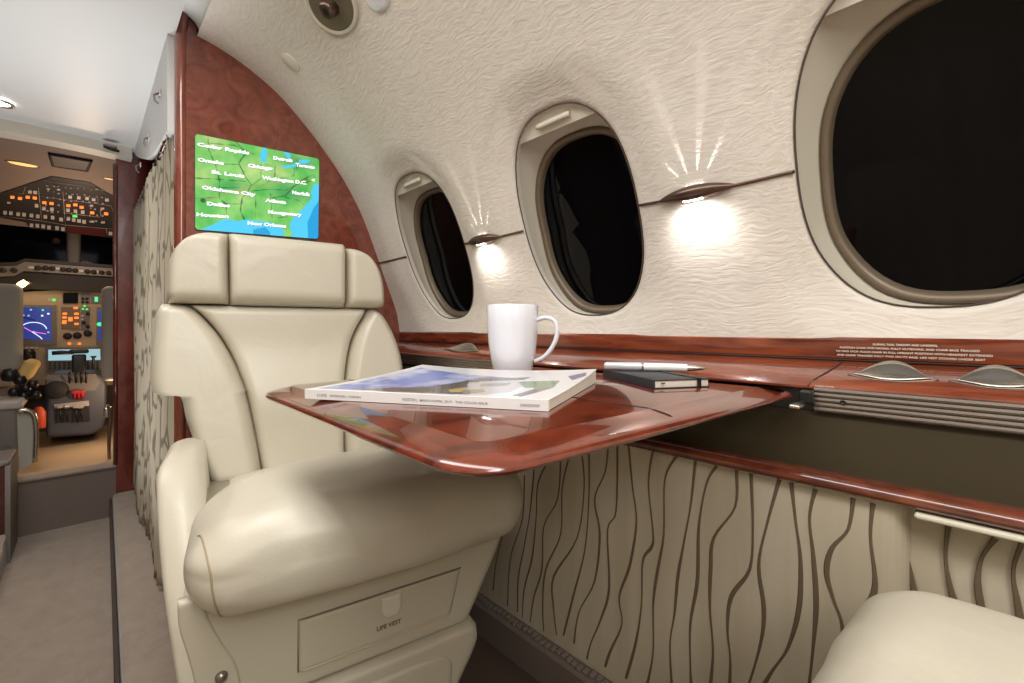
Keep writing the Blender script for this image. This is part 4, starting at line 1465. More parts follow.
tpoly = round_poly([(.179, .222, .052), (.7445, .173, .010), (.7445, .752, .012), (.186, .752, .055)], 10)
rings = [(.036, TZ), (.0355, TZ - .0001), (.034, TZ - .0008), (.020, TZ - .0034), (.010, TZ - .0058), (.004, TZ - .0082), (.001, TZ - .0110), (.0005, TZ - .013), (.003, TZ - .0160), (.010, TZ - .0178), (.03, TZ - .018)]
vs = []; fs = []; k = len(tpoly)
for (d, z) in rings:
    for q in inset_poly(tpoly, d):
        vs.append((q.x, q.y, z))
for i in range(len(rings) - 1):
    for j in range(k):
        j2 = (j + 1) % k
        fs.append((i * k + j, (i + 1) * k + j, (i + 1) * k + j2, i * k + j2))
fs.append(tuple(range(k))); fs.append(tuple(reversed(range((len(rings) - 1) * k, len(rings) * k))))
tt_ = link('tabletop', vs, fs, M['burl_table'], table, smooth=True, autosmooth=50)
hp = [(.437, .716, TZ + .0003), (.437, .241, TZ + .0003), (.437, .224, TZ - .0018), (.437, .2145, TZ - .004), (.437, .2065, TZ - .009), (.437, .2065, TZ - .014), (.437, .212, TZ - .018)]
link('leaf_joint', *tube(hp, .0007, 6), M['seam'], tt_)
# brackets
vs, fs = rbox((.738, .158, -.099), (.018, .016, .018), .003, 2); link('hinge_block', vs, fs, M['black'], table)
vs, fs = rbox((.722, .166, -.111), (.034, .014, .006), .0025, 3); link('hinge_arm', vs, fs, M['chrome'], table)
vs, fs = rbox((.740, .72, -.108), (.014, .03, .012), .003, 2); link('hinge_block', vs, fs, M['black'], table)

# ------------------------------------------------------------------ mug
mc = Vector((.552, .568, TZ))
mug = thing('mug', 'tall white china mug standing on the table', 'mug', mc)
prof = [(0, .004), (.026, .004), (.0285, .0), (.0315, .001), (.0345, .010), (.0396, .031), (.0438, .060), (.0462, .095), (.0468, .1265), (.0460, .1275), (.0450, .1265), (.0442, .095), (.040, .06), (.035, .02), (.028, .010), (0, .009)]
vs, fs = lathe(prof, mc, 56); link('mug_body', vs, fs, M['white_china'], mug)
hd_ = Vector((FYv, -FXv, 0))      # towards the right of the lens
hd_ = (hd_ * .96 - Vector((FXv, FYv, 0)) * .28).normalized()
hp = [(.043, .100), (.058, .1045), (.070, .103), (.0785, .096), (.0815, .082), (.078, .064), (.068, .046), (.056, .034), (.041, .027)]
hp = catmull(hp, 5)
vs, fs = tube([mc + hd_ * a + Vector((0, 0, b)) for a, b in hp], [(.0062, .0042)] * len(hp), 12); link('mug_handle', vs, fs, M['white_china'], mug)

# ------------------------------------------------------------------ magazine
mA = Vector((.193, .562, 0)); mB_ = Vector((.345, .301, 0))
e1 = (mB_ - mA).normalized(); e2 = Vector((-e1.y, e1.x, 0))
if e2.x < 0: e2 = -e2
e2 = Vector((.231, .102, 0)).normalized()      # the pages are skewed a few degrees at the spine
ML = (mB_ - mA).length; MW = .2525
mag = thing('magazine', 'white-spined architecture magazine lying on the table', 'magazine', mA.lerp(mB_, .5) + e2 * .11 + Vector((0, 0, TZ)))
mag_t = .0115


def mag_pt(u, v, h):
    """u along the spine from the left, v away from the spine"""
    lift = max(0, v) ** 2 * (.0055 + .0055 * (2 * u - 1) ** 2)
    thick = mag_t * (1 - .10 * v) + lift
    return mA + e1 * (ML * u) + e2 * (MW * v) + Vector((0, 0, TZ + .0006 + thick * h))


nu, nv = 24, 18
# page block
vs = []; fs = []
for h in (0.02, .94):
    for i in range(nu + 1):
        for j in range(nv + 1):
            vs.append(mag_pt(.004 + .992 * i / nu, .004 + .990 * j / nv, h if h < .5 else .94))
o_ = (nu + 1) * (nv + 1)
for i in range(nu):
    for j in range(nv):
        a = i * (nv + 1) + j
        fs.append((a, a + 1, a + nv + 2, a + nv + 1)); fs.append((o_ + a, o_ + a + nv + 1, o_ + a + nv + 2, o_ + a + 1))
for i in range(nu):
    for j in (0, nv):
        a = i * (nv + 1) + j; b = a + nv + 1; fs.append((a, b, b + o_, a + o_))
for j in range(nv):
    for i in (0, nu):
        a = i * (nv + 1) + j; b = a + 1; fs.append((a, b, b + o_, a + o_))
link('pages', vs, fs, M['page_edge'], mag, smooth=False)
NA, NB = 190, 150
U, V = np.meshgrid(np.linspace(0, 1, NA), np.linspace(0, 1, NB), indexing='ij')
colm = np.ones((NA, NB, 3)) * np.array(srgb(232, 232, 236))


# outlines of the cover picture measured in a close-up 290..610 x 355..420 at 3.2
src = np.array([(50, 110), (830, 150), (980, 42), (405, 27)], float); dst = np.array([(0, 0), (1, 0), (1, 1), (0, 1)], float)
AM = []
for (x, y), (u, v) in zip(src, dst):
    AM.append([x, y, 1, 0, 0, 0, -u * x, -u * y]); AM.append([0, 0, 0, x, y, 1, -v * x, -v * y])
hm = np.append(np.linalg.solve(np.array(AM), dst.ravel()), 1).reshape(3, 3)


def cv(x, y):
    q = hm @ np.array([x, y, 1.0]); return q[0] / q[2], q[1] / q[2]


def put(poly, c):
    colm[pin([cv(*p) for p in poly], U, V)] = np.array(srgb(*c))


cn = np.zeros(U.shape)
for i in range(NA):
    for j in range(NB):
        cn[i, j] = noise.noise((U[i, j] * 6, V[i, j] * 5, 5)) + .5 * noise.noise((U[i, j] * 16, V[i, j] * 14, 8))
cl_ = np.clip(cn * 1.3 + .15, 0, 1)[..., None]
skc = np.array(srgb(128, 146, 216)) * (1 - cl_) + np.array(srgb(208, 216, 242)) * cl_
sky = pin([cv(*p) for p in ((95, 107), (402, 34), (560, 50), (700, 62), (560, 80), (470, 98), (330, 108), (200, 112))], U, V)
colm[sky] = skc[sky]
put([(200, 110), (330, 100), (430, 96), (545, 76), (560, 92), (560, 128), (420, 124), (300, 118)], (120, 112, 112))
put([(320, 112), (420, 98), (470, 106), (420, 122)], (74, 66, 62))
put([(440, 104), (560, 70), (640, 62), (600, 76), (540, 92), (470, 112)], (104, 100, 100))
put([(500, 108), (560, 98), (560, 118), (505, 120)], (206, 182, 120))
put([(590, 64), (760, 60), (740, 70), (600, 76)], (96, 94, 92))
put([(560, 80), (720, 72), (740, 92), (700, 118), (620, 130), (548, 126), (560, 100)], (198, 196, 198))
put([(600, 84), (700, 80), (690, 92), (600, 96)], (150, 148, 150))
put([(540, 112), (610, 104), (620, 118), (550, 130)], (168, 158, 148))
put([(720, 76), (860, 74), (840, 100), (745, 100)], (112, 150, 112))
put([(800, 96), (840, 100), (740, 136), (705, 132)], (112, 110, 112))
put([(885, 60), (945, 50), (945, 60), (900, 74)], (66, 66, 140))
edge = (U < .018) | (U > .985) | (V > .965) | (V < .02)
colm[edge] = np.array(srgb(236, 236, 238))
vs = [mag_pt(U[i, j], V[i, j], 1.0) + Vector((0, 0, .0002)) for i in range(NA) for j in range(NB)]
fs = [(i * NB + j, (i + 1) * NB + j, (i + 1) * NB + j + 1, i * NB + j + 1) for i in range(NA - 1) for j in range(NB - 1)]
mm = mat('cover_picture', (1, 1, 1), .22, coat=.5); at_ = N(mm, 'ShaderNodeAttribute'); at_.attribute_name = 'picture'
L(mm, at_.outputs['Color'], bsdf(mm).inputs['Base Color'])
o = link('front_cover', vs, fs, mm, mag); paint(o, colm)
vs = [mag_pt(0, -.004, 0), mag_pt(1, -.004, 0), mag_pt(1, -.004, 1.02), mag_pt(0, -.004, 1.02), mag_pt(0, .01, 0), mag_pt(1, .01, 0), mag_pt(1, .01, 1.02), mag_pt(0, .01, 1.02)]
fs = [(0, 1, 2, 3), (4, 7, 6, 5), (0, 4, 5, 1), (3, 2, 6, 7), (0, 3, 7, 4), (1, 5, 6, 2)]
sp = link('spine', vs, fs, M['paper'], mag, smooth=False)
mb = MB()
for (s, u0, wd, hh_) in (('LUXE', .06, .045, .0045), ('INTERIORS + DESIGN', .12, .14, .0036), ('HOUSTON', .44, .055, .0042), ('|  MARCH/APRIL 2019   THE COLOR ISSUE', .50, .28, .0036), ('SANDOW', .90, .07, .0044)):
    gv, gf = text_geo(s, 1.0, bold=.01); w_ = max(v[0] for v in gv)
    mb = MB(); mb.add([mag_pt(u0 + a / w_ * wd, -.0055, 0) + Vector((0, 0, .0038 + b * hh_)) for a, b, _ in gv], gf, 0); mb.build('spine_lettering', M['ink'], sp, smooth=False)

# ------------------------------------------------------------------ notebook and pen
nA = Vector((.575, .306, 0)); nd1 = Vector((.085, .144, 0)).normalized(); nd2 = Vector((nd1.y, -nd1.x, 0))
NL, NW, NT = .164, .091, .0135
nb = thing('notebook', 'small black notebook with elastic band beside the magazine', 'notebook', nA + nd1 * NL / 2 + nd2 * NW / 2 + Vector((0, 0, TZ)))
rotn = Matrix((nd2, nd1, Vector((0, 0, 1)))).transposed()
ctr = nA + nd1 * NL / 2 + nd2 * NW / 2
for zz in (.0011, NT - .0011):
    vs, fs = rbox(ctr + Vector((0, 0, TZ + zz)), (NW, NL, .0018), .0008, 2, rot=rotn); link('notebook_cover', vs, fs, M['black_cover'], nb)
vs, fs = rbox(nA + nd1 * NL / 2 + nd2 * .0012 + Vector((0, 0, TZ + NT / 2)), (.0024, NL, NT - .001), .001, 2, rot=rotn); link('notebook_spine', vs, fs, M['black_cover'], nb)
vs, fs = rbox(ctr + nd2 * .0005 + Vector((0, 0, TZ + NT / 2)), (NW - .004, NL - .004, NT - .0038), .0004, 1, rot=rotn); link('pages', vs, fs, M['page_edge'], nb)
be = nA + nd2 * (NW * .80)
bp = [be - nd1 * .0006 + Vector((0, 0, TZ + .0008)), be - nd1 * .0006 + Vector((0, 0, TZ + NT + .0006)), be + nd1 * (NL + .0006) + Vector((0, 0, TZ + NT + .0006)), be + nd1 * (NL + .0006) + Vector((0, 0, TZ + .0008))]
vs = []; fs = []
for p in bp:
    vs += [p - nd2 * .003, p + nd2 * .003]
fs = [(0, 1, 3, 2), (2, 3, 5, 4), (4, 5, 7, 6)]
el = link('elastic_band', vs, fs, M['black'], nb, smooth=False); sm = el.modifiers.new('s', 'SOLIDIFY'); sm.thickness = .0008; sm.offset = 1
vs, fs = rbox(nA + nd2 * .014 - nd1 * .0008 + Vector((0, 0, TZ + NT * .62)), (.006, .002, .0016), .0006, 1, rot=rotn); link('ribbon_marker', vs, fs, M['black'], nb)

pa = at(604, 366.5, 2, TZ + NT + .0075); pb = at(703, 369.5, 2, TZ + NT + .005)
pz = TZ + NT + .0066
pa = Vector((.644, .436, pz + .001)); pb = Vector((.7315, .297, pz))
dirp = (pb - pa); plen = dirp.length; dirp.normalize()
pen = thing('pen', 'white and silver ballpoint pen lying on the notebook', 'pen', (pa + pb) / 2 - Vector((0, 0, .006)))
rp_ = dirp.to_track_quat('Z', 'Y').to_matrix()
vs, fs = lathe([(0, 0), (.0050, .0005), (.0068, .004), (.0072, .045), (.0072, plen * .38)], pa, 20, rp_); link('pen_cap', vs, fs, mat('pen_silver', srgb(226, 226, 230), .22, metal=.35), pen)
vs, fs = lathe([(.0070, plen * .38), (.0070, plen * .40)], pa, 20, rp_); link('pen_ring', vs, fs, M['steel'], pen)
vs, fs = lathe([(.0070, plen * .40), (.0064, plen * .82)], pa, 20, rp_); link('pen_barrel', vs, fs, M['pen_white'], pen)
vs, fs = lathe([(.0058, plen * .82), (.0046, plen * .90), (.0026, plen * .97), (.0010, plen), (0, plen)], pa, 20, rp_); link('pen_tip', vs, fs, M['chrome'], pen)

# ------------------------------------------------------------------ cockpit
# enclosing shell
vs, fs = box(.44, .46, 2.7, 4.3, -.65, .95)
struct(link('wall_cockpit_side', vs, fs, M['cp_liner'], smooth=False), 'cockpit side lining on the right', cat='wall')
vs, fs = box(-.72, -.70, 2.7, 4.3, -.65, .95)
struct(link('wall_cockpit_far', vs, fs, M['cp_liner'], smooth=False), 'cockpit side lining on the left', cat='wall')
sec = [(2.70, .80), (2.95, .795), (3.2, .785), (3.26, .775)]
vs = []; fs = []
for y, z in sec:
    vs += [(-.72, y, z), (.46, y, z)]
for q in range(len(sec) - 1):
    fs.append((q * 2, q * 2 + 1, q * 2 + 3, q * 2 + 2))
# sloped liner that the overhead panel is let into
P0 = Vector((0, 3.26, .775)); PN = Vector((0, .46, .89)).normalized()


def ov(px, py, off=0.0):
    p = on_plane(px, py, P0, Vector((0, .40, .745)).normalized()); return p + Vector((0, -.40, -.745)).normalized() * off


z_b = P0.z - .4 * (.40 / .745)
vs += [(-.72, P0.y + .40, P0.z - .40 * .40 / .745), (.46, P0.y + .40, P0.z - .40 * .40 / .745)]
fs.append((6, 7, 9, 8))
cc = link('ceiling_cockpit', vs, fs, M['cp_liner'], smooth=False); struct(cc, 'brown cockpit headlining', cat='ceiling')

hatch = thing('ceiling_hatch', 'rectangular recessed hatch in the cockpit headlining', 'hatch', (-.04, 2.95, .79))
hp_ = [at(50, 154, 2, .790), at(91, 161, 2, .790), at(87, 170.5, 2, .790), at(53, 165.5, 2, .790)]
link('hatch_frame', *tube(hp_, .008, 6, closed=True), M['cp_dark'], hatch)
vs, fs = prism([p + Vector((0, 0, -.003)) for p in hp_], (0, 0, .002)); link('hatch_panel', vs, fs, M['cp_grey'], hatch, smooth=False)
for (a, lab) in (((12, 34, 164, 1), 'warm dome light on the left of the cockpit ceiling'), ((105, 114, 178.5, 1), 'warm dome light at the right of the cockpit ceiling beside the jamb')):
    x0, x1, yy, _ = a
    c0 = at((x0 + x1) / 2, yy, 2, .786)
    wv = at(x0, yy, 2, .786) - at(x1, yy, 2, .786)
    dm = thing('dome_light', lab, 'ceiling light', c0, 'warm cockpit dome lights')
    vs, fs = lathe([(0, -.004), (wv.length * .42, -.003), (wv.length * .5, .002)], c0, 20, None, (1, .6)); link('dome_lens', vs, fs, M['lamp_dim'], dm)
    vs, fs = lathe([(wv.length * .5, .002), (wv.length * .54, -.004), (wv.length * .6, .002)], c0, 20, None, (1, .6)); link('dome_rim', vs, fs, M['cp_grey'], dm)

over = thing('overhead_panel', 'black overhead switch panel with lit keys above the windshield', 'control panel', ov(57, 205))
outl = [(-14, 199), (0, 193), (30, 183), (52, 176), (90, 182), (103, 190), (116, 197), (116, 238), (67, 232), (62, 231), (40, 229), (30, 228), (26, 222), (0, 217), (-14, 215)]
vs, fs = prism([ov(x, y, .004) for x, y in outl], Vector((0, .40, .745)).normalized() * .012); link('panel_face', vs, fs, M['cp_panel'], over, smooth=False)
# dividing lines, traced in a close-up 0..120 x 140..240 at 6.833


def k3(x, y):
    return x / 6.833, 140 + y / 6.833


for pl in ([(60, 345), (160, 362), (172, 315)], [(262, 320), (285, 545)], [(430, 345), (450, 630)], [(275, 380), (430, 400), (580, 420), (665, 430)], [(10, 515), (280, 548)], [(285, 548), (440, 575), (780, 605)], [(300, 270), (650, 325)], [(665, 375), (670, 430), (760, 445), (770, 480)], [(450, 495), (680, 522)], [(685, 480), (690, 520)], [(725, 600), (735, 655)]):
    link('panel_line', *tube([ov(*k3(*q), .0055) for q in pl], .0012, 4), M['line_white'], over)
keys = [(x, y, 15, 12, 'key_white') for x, y in ((35, 488), (75, 492), (125, 498), (165, 502), (215, 508), (258, 514), (205, 345), (240, 348), (250, 440), (300, 460), (355, 465), (310, 517), (360, 522), (418, 535),
                                                 (480, 380), (538, 385), (595, 390), (640, 398), (465, 472), (515, 478), (565, 485), (467, 530), (503, 538), (540, 545), (575, 552), (730, 400), (215, 575), (255, 578), (295, 583), (335, 590), (390, 595), (430, 602), (755, 632))]
keys += [(x, y, 17, 8, 'key_orange') for x, y in ((85, 383), (137, 391), (190, 383), (238, 388), (303, 420), (352, 426), (467, 440), (515, 435), (558, 452), (725, 497), (630, 490))]
keys += [(512, 513, 20, 6, 'key_green')]
rk = random.Random(5)
for ry in range(6):
    for rx in range(10):
        x = 320 + rx * 42 + rk.uniform(-8, 8); y = 300 + ry * 44 + rx * 4 + rk.uniform(-5, 5)
        if all(abs(x - k[0]) > 22 or abs(y - k[1]) > 15 for k in keys) and y < 560 + rx * 4:
            keys.append((x, y, rk.choice((5, 8, 11)), 3.5, 'line_white'))
keys += [(x, y, 14, 5, 'key_white') for x, y in ((60, 420), (625, 440), (632, 550), (705, 555), (330, 325), (400, 330), (700, 460))]
for (x, y, w_, h_, mk) in keys:
    w_ *= .82; h_ *= .82
    q = [ov(*k3(x - w_, y - h_), .004), ov(*k3(x + w_, y - h_ + 2), .004), ov(*k3(x + w_, y + h_ + 2), .004), ov(*k3(x - w_, y + h_), .004)]
    vs, fs = prism(q, Vector((0, -.40, -.745)).normalized() * .006)
    link('key', vs, fs, M[mk], over, smooth=False)
q = [ov(*k3(460, 580), .004), ov(*k3(720, 602), .004), ov(*k3(722, 655), .004), ov(*k3(465, 630), .004)]
vs, fs = prism(q, Vector((0, -.40, -.745)).normalized() * .003); link('red_guard_panel', vs, fs, mat('dark_red', srgb(84, 38, 40), .5), over, smooth=False)

# windshield wall
WY = 3.95


def wp(px, py, d=0.0):
    return at(px, py, 1, WY + d)


for i, (x0, x1, lab) in enumerate(((-20, 66.5, 'dark left windshield pane above the glareshield'), (81, 120, 'dark right windshield pane above the glareshield'))):
    r_ = sname('window_%d' % (7 + i), lab, 'window')
    vs, fs = prism([wp(x0, 205), wp(x1, 212), wp(x1, 270), wp(x0, 270)], (0, .012, 0)); link('window_pane', vs, fs, M['night_glass'], r_, smooth=False)
vs, fs = rbox((wp(66.5, 240).x * .5 + wp(81, 240).x * .5, WY - .01, .50), (wp(81, 240).x - wp(66.5, 240).x, .05, .5), .015, 3)
struct(link('trim_20', vs, fs, M['cp_grey']), 'grey centre post between the windshield panes', cat='trim')
vs, fs = box(-.8, .5, WY + .10, WY + .12, .2, 1.0)
struct(link('wall_cockpit_front', *box(-.72, .46, 4.08, 4.10, -.65, .35), M['cp_grey'], smooth=False), 'grey forward bulkhead under the instrument panel', cat='wall')
struct(link('wall_windshield', vs, fs, M['scr_black'], smooth=False), 'dark night behind the windshield', cat='wall')
hu = thing('compass', 'small dark magnetic compass hanging at the left windshield pane', 'compass', wp(55, 240, -.03))
c0 = wp(56, 241, -.05); vs, fs = lathe([(0, -.022), (.016, -.018), (.022, 0), (.016, .018), (0, .022)], c0, 16); link('compass_body', vs, fs, M['cp_dark'], hu)
vs, fs = rbox(c0 + Vector((0, -.021, .006)), (.012, .004, .004), .001, 1); link('compass_lamp', vs, fs, M['red'], hu)

# glareshield with its row of knobs
GY = 3.62
gs = thing('glareshield', 'dark glareshield with grey control strip under the windshield', 'control panel', (-.1, GY, .3))
gl = [(-20, 266), (16, 265), (25, 261), (113, 268), (118, 268), (118, 277), (24, 271), (14, 276), (-20, 277)]
vs, fs = prism([at(x, y, 1, GY) for x, y in gl], (0, .10, 0)); link('control_strip', vs, fs, M['cp_grey'], gs, smooth=False)
gl = [(-20, 263.5), (16, 262), (25, 258.5), (118, 265.5), (118, 268.5), (25, 261.5), (16, 265.5), (-20, 266.5)]
vs, fs = prism([at(x, y, 1, GY - .01) for x, y in gl], (0, .34, 0)); link('hood', vs, fs, M['cp_dark'], gs, smooth=False)
gl = [(-20, 277), (14, 276), (24, 271), (118, 277), (118, 293), (30, 289), (-20, 300)]
vs, fs = prism([at(x, y, 1, GY + .02) for x, y in gl], (0, .12, 0)); link('lower_hood', vs, fs, M['cp_dark'], gs, smooth=False)
for (x, y) in ((3, 270.5), (14, 270.5), (38, 268), (45.5, 268), (52.5, 268.5), (63, 269.5), (69, 270), (75.5, 270.5), (87.5, 271.5), (94, 272), (101.5, 272.5), (108.5, 273)):
    c0 = at(x, y, 1, GY); vs, fs = lathe([(0, .016), (.012, .015), (.014, 0)], c0, 12, Matrix.Rotation(R(90), 3, 'X')); link('knob', vs, fs, M['cp_dark'], gs)
for (x, y) in ((31, 267.5), (57, 268.5), (81, 271), (98, 272)):
    c0 = at(x, y, 1, GY - .002); vs, fs = rbox(c0, (.022, .006, .014), .002, 1); link('key', vs, fs, M['key_white'], gs)
ml = thing('map_light', 'bright glowing map light at the left end of the glareshield', 'lamp', at(26, 285, 1, 3.5))
c0 = at(26, 281.5, 1, 3.50); c1 = at(17, 287.5, 1, 3.50)
link('lamp_bulb', *tube([c0, c0.lerp(c1, .5), c1], [.014, .016, .012], 10), M['lamp_warm'], ml)
link('lamp_arm', *tube([c0 + Vector((.004, 0, -.004)), at(31, 283.5, 1, 3.52)], .008, 8), M['cp_grey'], ml)
lamp('map_light_bulb', 'POINT', c0.lerp(c1, .4) + Vector((0, -.05, -.02)), .35, (1, .72, .38), .012, parent=ml)

# instrument panel
IY = 3.68
ip = thing('instrument_panel', 'tan instrument panel with lit flight displays', 'instrument panel', (-.1, IY, 0))


def ipx(px, py, d=0.0):
    return at(px, py, 1, IY - d)


vs, fs = prism([ipx(x, y) for x, y in ((-20, 300), (12, 300), (22, 292), (70, 289.5), (118, 293), (118, 385), (-20, 385))], (0, .05, 0)); link('panel_face', vs, fs, M['cp_tan'], ip, smooth=False)


def k4(x, y):      # close-up 0..120 x 230..340 at 6.208
    return x / 6.208, 230 + y / 6.208


def k5(x, y):      # close-up 0..120 x 330..450 at 5.692
    return x / 5.692, 330 + y / 5.692


def plate(pts, d, th, m_, name, parent, smooth=False):
    vs, fs = prism([ipx(x, y, d) for x, y in pts], (0, -th, 0)); return link(name, vs, fs, m_, parent, smooth=smooth)


d1 = plate([k4(95, 465), k4(350, 468), (57, 345), (20, 345)], 0, .010, M['cp_grey'], 'display', ip)
plate([k4(108, 480), k4(318, 482), k5(293, 62), k5(130, 50)], .010, .001, M['scr_navy'], 'display_glass', d1)
arc_ = [k4(128, 615)] + [k4(128 + 80 - 80 * math.cos(R(a)), 615 - 42 * math.sin(R(a))) for a in range(15, 176, 16)] + [k4(292, 612)]
link('compass_arc', *tube([ipx(*q, .012) for q in arc_], .0022, 4), M['scr_white'], d1)
link('course_line', *tube([ipx(*k4(x, y), .012) for x, y in ((150, 605), (195, 630), (285, 645))], .0022, 4), M['scr_magenta'], d1)
link('course_line', *tube([ipx(*k4(x, y), .012) for x, y in ((200, 632), (250, 665), (262, 678))], .0022, 4), M['scr_white'], d1)
for (x, y, mk) in ((120, 495, 'scr_green'), (192, 495, 'scr_cyan'), (266, 497, 'scr_green'), (145, 530, 'scr_cyan'), (178, 532, 'scr_cyan'), (262, 532, 'scr_white'), (300, 520, 'scr_white'), (118, 575, 'scr_green'), (300, 635, 'scr_cyan'), (210, 633, 'scr_cyan')):
    a, b = k4(x, y); plate([(a - 1.1, b - .8), (a + 1.1, b - .8), (a + 1.1, b + .8), (a - 1.1, b + .8)], .011, .001, M[mk], 'display_symbol', d1)
link('display_pointer', *tube([ipx(*k4(118, 535), .013), ipx(*k4(220, 562), .013)], .003, 5), M['black'], d1)
d2 = plate([k4(392, 390), k4(485, 390), k4(485, 455), k4(392, 455)], 0, .012, M['scr_black'], 'standby_display', ip)
d3 = plate([k4(380, 478), k4(495, 480), k4(495, 618), k4(382, 612)], 0, .008, M['amber_panel'], 'annunciator_panel', ip)
for (x, y) in ((402, 520), (475, 520), (400, 543), (437, 548), (475, 545), (400, 566), (437, 560), (398, 576), (475, 583), (470, 484)):
    a, b = k4(x, y); plate([(a - 2.2, b - 1.1), (a + 2.2, b - 1.1), (a + 2.2, b + 1.1), (a - 2.2, b + 1.1)], .008, .002, M['key_orange'], 'annunciator_light', d3)
d4 = plate([k4(500, 390), k4(560, 392), k4(560, 455), k4(502, 455)], 0, .006, M['cp_grey'], 'selector_panel', ip)
for (x, y) in ((515, 425), (540, 425), (515, 447), (540, 447)):
    vs, fs = lathe([(0, .012), (.006, .011), (.007, 0)], ipx(*k4(x, y), .006), 10, Matrix.Rotation(R(90), 3, 'X')); link('knob', vs, fs, M['cp_dark'], d4)
d5 = plate([k4(502, 475), k4(560, 478), k4(555, 625), k4(502, 618)], 0, .006, M['cp_grey'], 'radio_panel', ip)
for (x, y, mk) in ((515, 490, 'key_green'), (540, 492, 'key_green'), (525, 472, 'key_green'), (512, 532, 'key_white'), (510, 555, 'key_white')):
    a, b = k4(x, y); plate([(a - 1.2, b - .9), (a + 1.2, b - .9), (a + 1.2, b + .9), (a - 1.2, b + .9)], .006, .002, M[mk], 'key', d5)
for (x, y) in ((520, 575), (545, 520), (545, 600)):
    vs, fs = lathe([(0, .014), (.008, .013), (.010, 0)], ipx(*k4(x, y), .006), 12, Matrix.Rotation(R(90), 3, 'X')); link('knob', vs, fs, M['cp_dark'], d5)
d6 = plate([k4(600, 480), k4(690, 480), (113, 345), (96, 345)], 0, .010, M['cp_grey'], 'display', ip)
plate([k4(610, 492), k4(690, 492), (113, 341), (98, 341)], .010, .001, M['scr_navy'], 'display_glass', d6)
a, b = k4(617, 585); vs, fs = lathe([(0, .002), (.012, .001), (.012, 0)], ipx(a, b, .011), 14, Matrix.Rotation(R(90), 3, 'X')); link('display_symbol', vs, fs, M['scr_green'], d6)
d7 = plate([k4(565, 410), k4(630, 412), k4(630, 455), k4(567, 455)], 0, .008, M['cp_grey'], 'gear_panel', ip)
plate([k4(588, 415), k4(608, 415), k4(608, 445), k4(588, 445)], .008, .001, M['scr_green'], 'gear_light', d7)
for (x, y) in ((307, 432), (335, 434)):
    a, b = k4(x, y); plate([(a - 1.7, b - 1.2), (a + 1.7, b - 1.2), (a + 1.7, b + 1.4), (a - 1.7, b + 1.4)], 0, .006, M['key_green'] if x > 320 else M['key_white'], 'key', ip)
for (x, y) in ((155, 84), (182, 84), (208, 84), (155, 101), (182, 101), (207, 101)):
    a, b = k5(x, y); plate([(a - 1.6, b - .9), (a + 1.6, b - .9), (a + 1.6, b + .9), (a - 1.6, b + .9)], 0, .006, M['key_white'], 'key', ip)
for (x, y) in ((395, 78), (452, 78)):
    a, b = k5(x, y); plate([(a - 1.6, b - 1.1), (a + 1.6, b - 1.1), (a + 1.6, b + 1.1), (a - 1.6, b + 1.1)], 0, .006, M['key_orange'], 'key', ip)
for (x, y) in ((385, 35), (440, 32), (500, 20)):
    vs, fs = lathe([(0, .012), (.018, .010), (.020, 0)], ipx(*k5(x, y), .0), 14, Matrix.Rotation(R(90), 3, 'X')); link('knob', vs, fs, M['cp_dark'], ip)
d8 = plate([k5(258, 100), k5(585, 98), k5(590, 225), k5(262, 230)], 0, .020, M['cp_grey'], 'keypad_display', ip)
plate([k5(275, 112), k5(570, 108), k5(572, 170), k5(275, 174)], .020, .001, M['scr_cyan'], 'display_glass', d8)
for r_ in range(3):
    for c_ in range(11):
        a, b = k5(285 + c_ * 27, 186 + r_ * 15); plate([(a - 1.3, b - .8), (a + 1.3, b - .8), (a + 1.3, b + .8), (a - 1.3, b + .8)], .020, .003, M['cp_dark'], 'key', d8)

# centre pedestal
ped = thing('throttle_pedestal', 'dark grey throttle pedestal with levers between the crew seats', 'control pedestal', (-.02, 3.4, -.63))
PY = 3.30


def pp(px, py, d=0.0):
    return at(px, py, 1, PY - d)


o1 = [k5(258, 615), k5(262, 400), k5(255, 280), k5(300, 250), k5(540, 245), k5(590, 262), k5(608, 310), k5(605, 500), k5(590, 560), k5(520, 600)]
mb = MB(); pts0 = [pp(*q) for q in o1]; vs, fs = prism(pts0, (0, .30, 0)); ob = link('pedestal_body', vs, fs, M['cp_blue'], ped, smooth=False)
bv = ob.modifiers.new('b', 'BEVEL'); bv.width = .018; bv.segments = 3
vs, fs = prism([pp(*k5(x, y), .002) for x, y in ((262, 258), (545, 250), (570, 300), (540, 345), (270, 350))], (0, .02, 0)); link('upper_plate', vs, fs, M['cp_grey'], ped, smooth=False)
vs, fs = prism([pp(*k5(x, y), .006) for x, y in ((308, 425), (505, 402), (508, 432), (312, 446))], (0, .01, 0)); link('white_plate', vs, fs, M['line_white'], ped, smooth=False)
vs, fs = prism([pp(*k5(x, y), .004) for x, y in ((308, 445), (508, 430), (512, 520), (316, 530))], (0, .01, 0)); link('lever_slots', vs, fs, M['cp_dark'], ped, smooth=False)
for x in (340, 378, 430, 460):
    a = pp(*k5(x, 440), .012); b = pp(*k5(x + 6, 520), .02); lv = link('lever', *tube([a, b], .0035, 8), M['black'], ped)
    vs, fs = rbox(a + Vector((0, -.006, .003)), (.022, .016, .016), .005, 2); link('lever_knob', vs, fs, M['line_white'] if x != 378 else M['chrome'], lv)
for x in (425, 447, 469):
    lv = link('fuel_lever', *tube([pp(*k5(x, 392), .012), pp(*k5(x, 345), .035)], [.006, .008], 8), M['red'], ped)
vs, fs = rbox(pp(*k5(447, 352), .03), (.055, .02, .018), .006, 3); link('fuel_lever_guard', vs, fs, M['red'], ped)
for x in (395, 432, 462, 490):
    a = pp(*k5(x, 300), .015); b = pp(*k5(x, 240), .05)
    link('lever', *tube([a, b], .0045, 8), M['black'], ped)
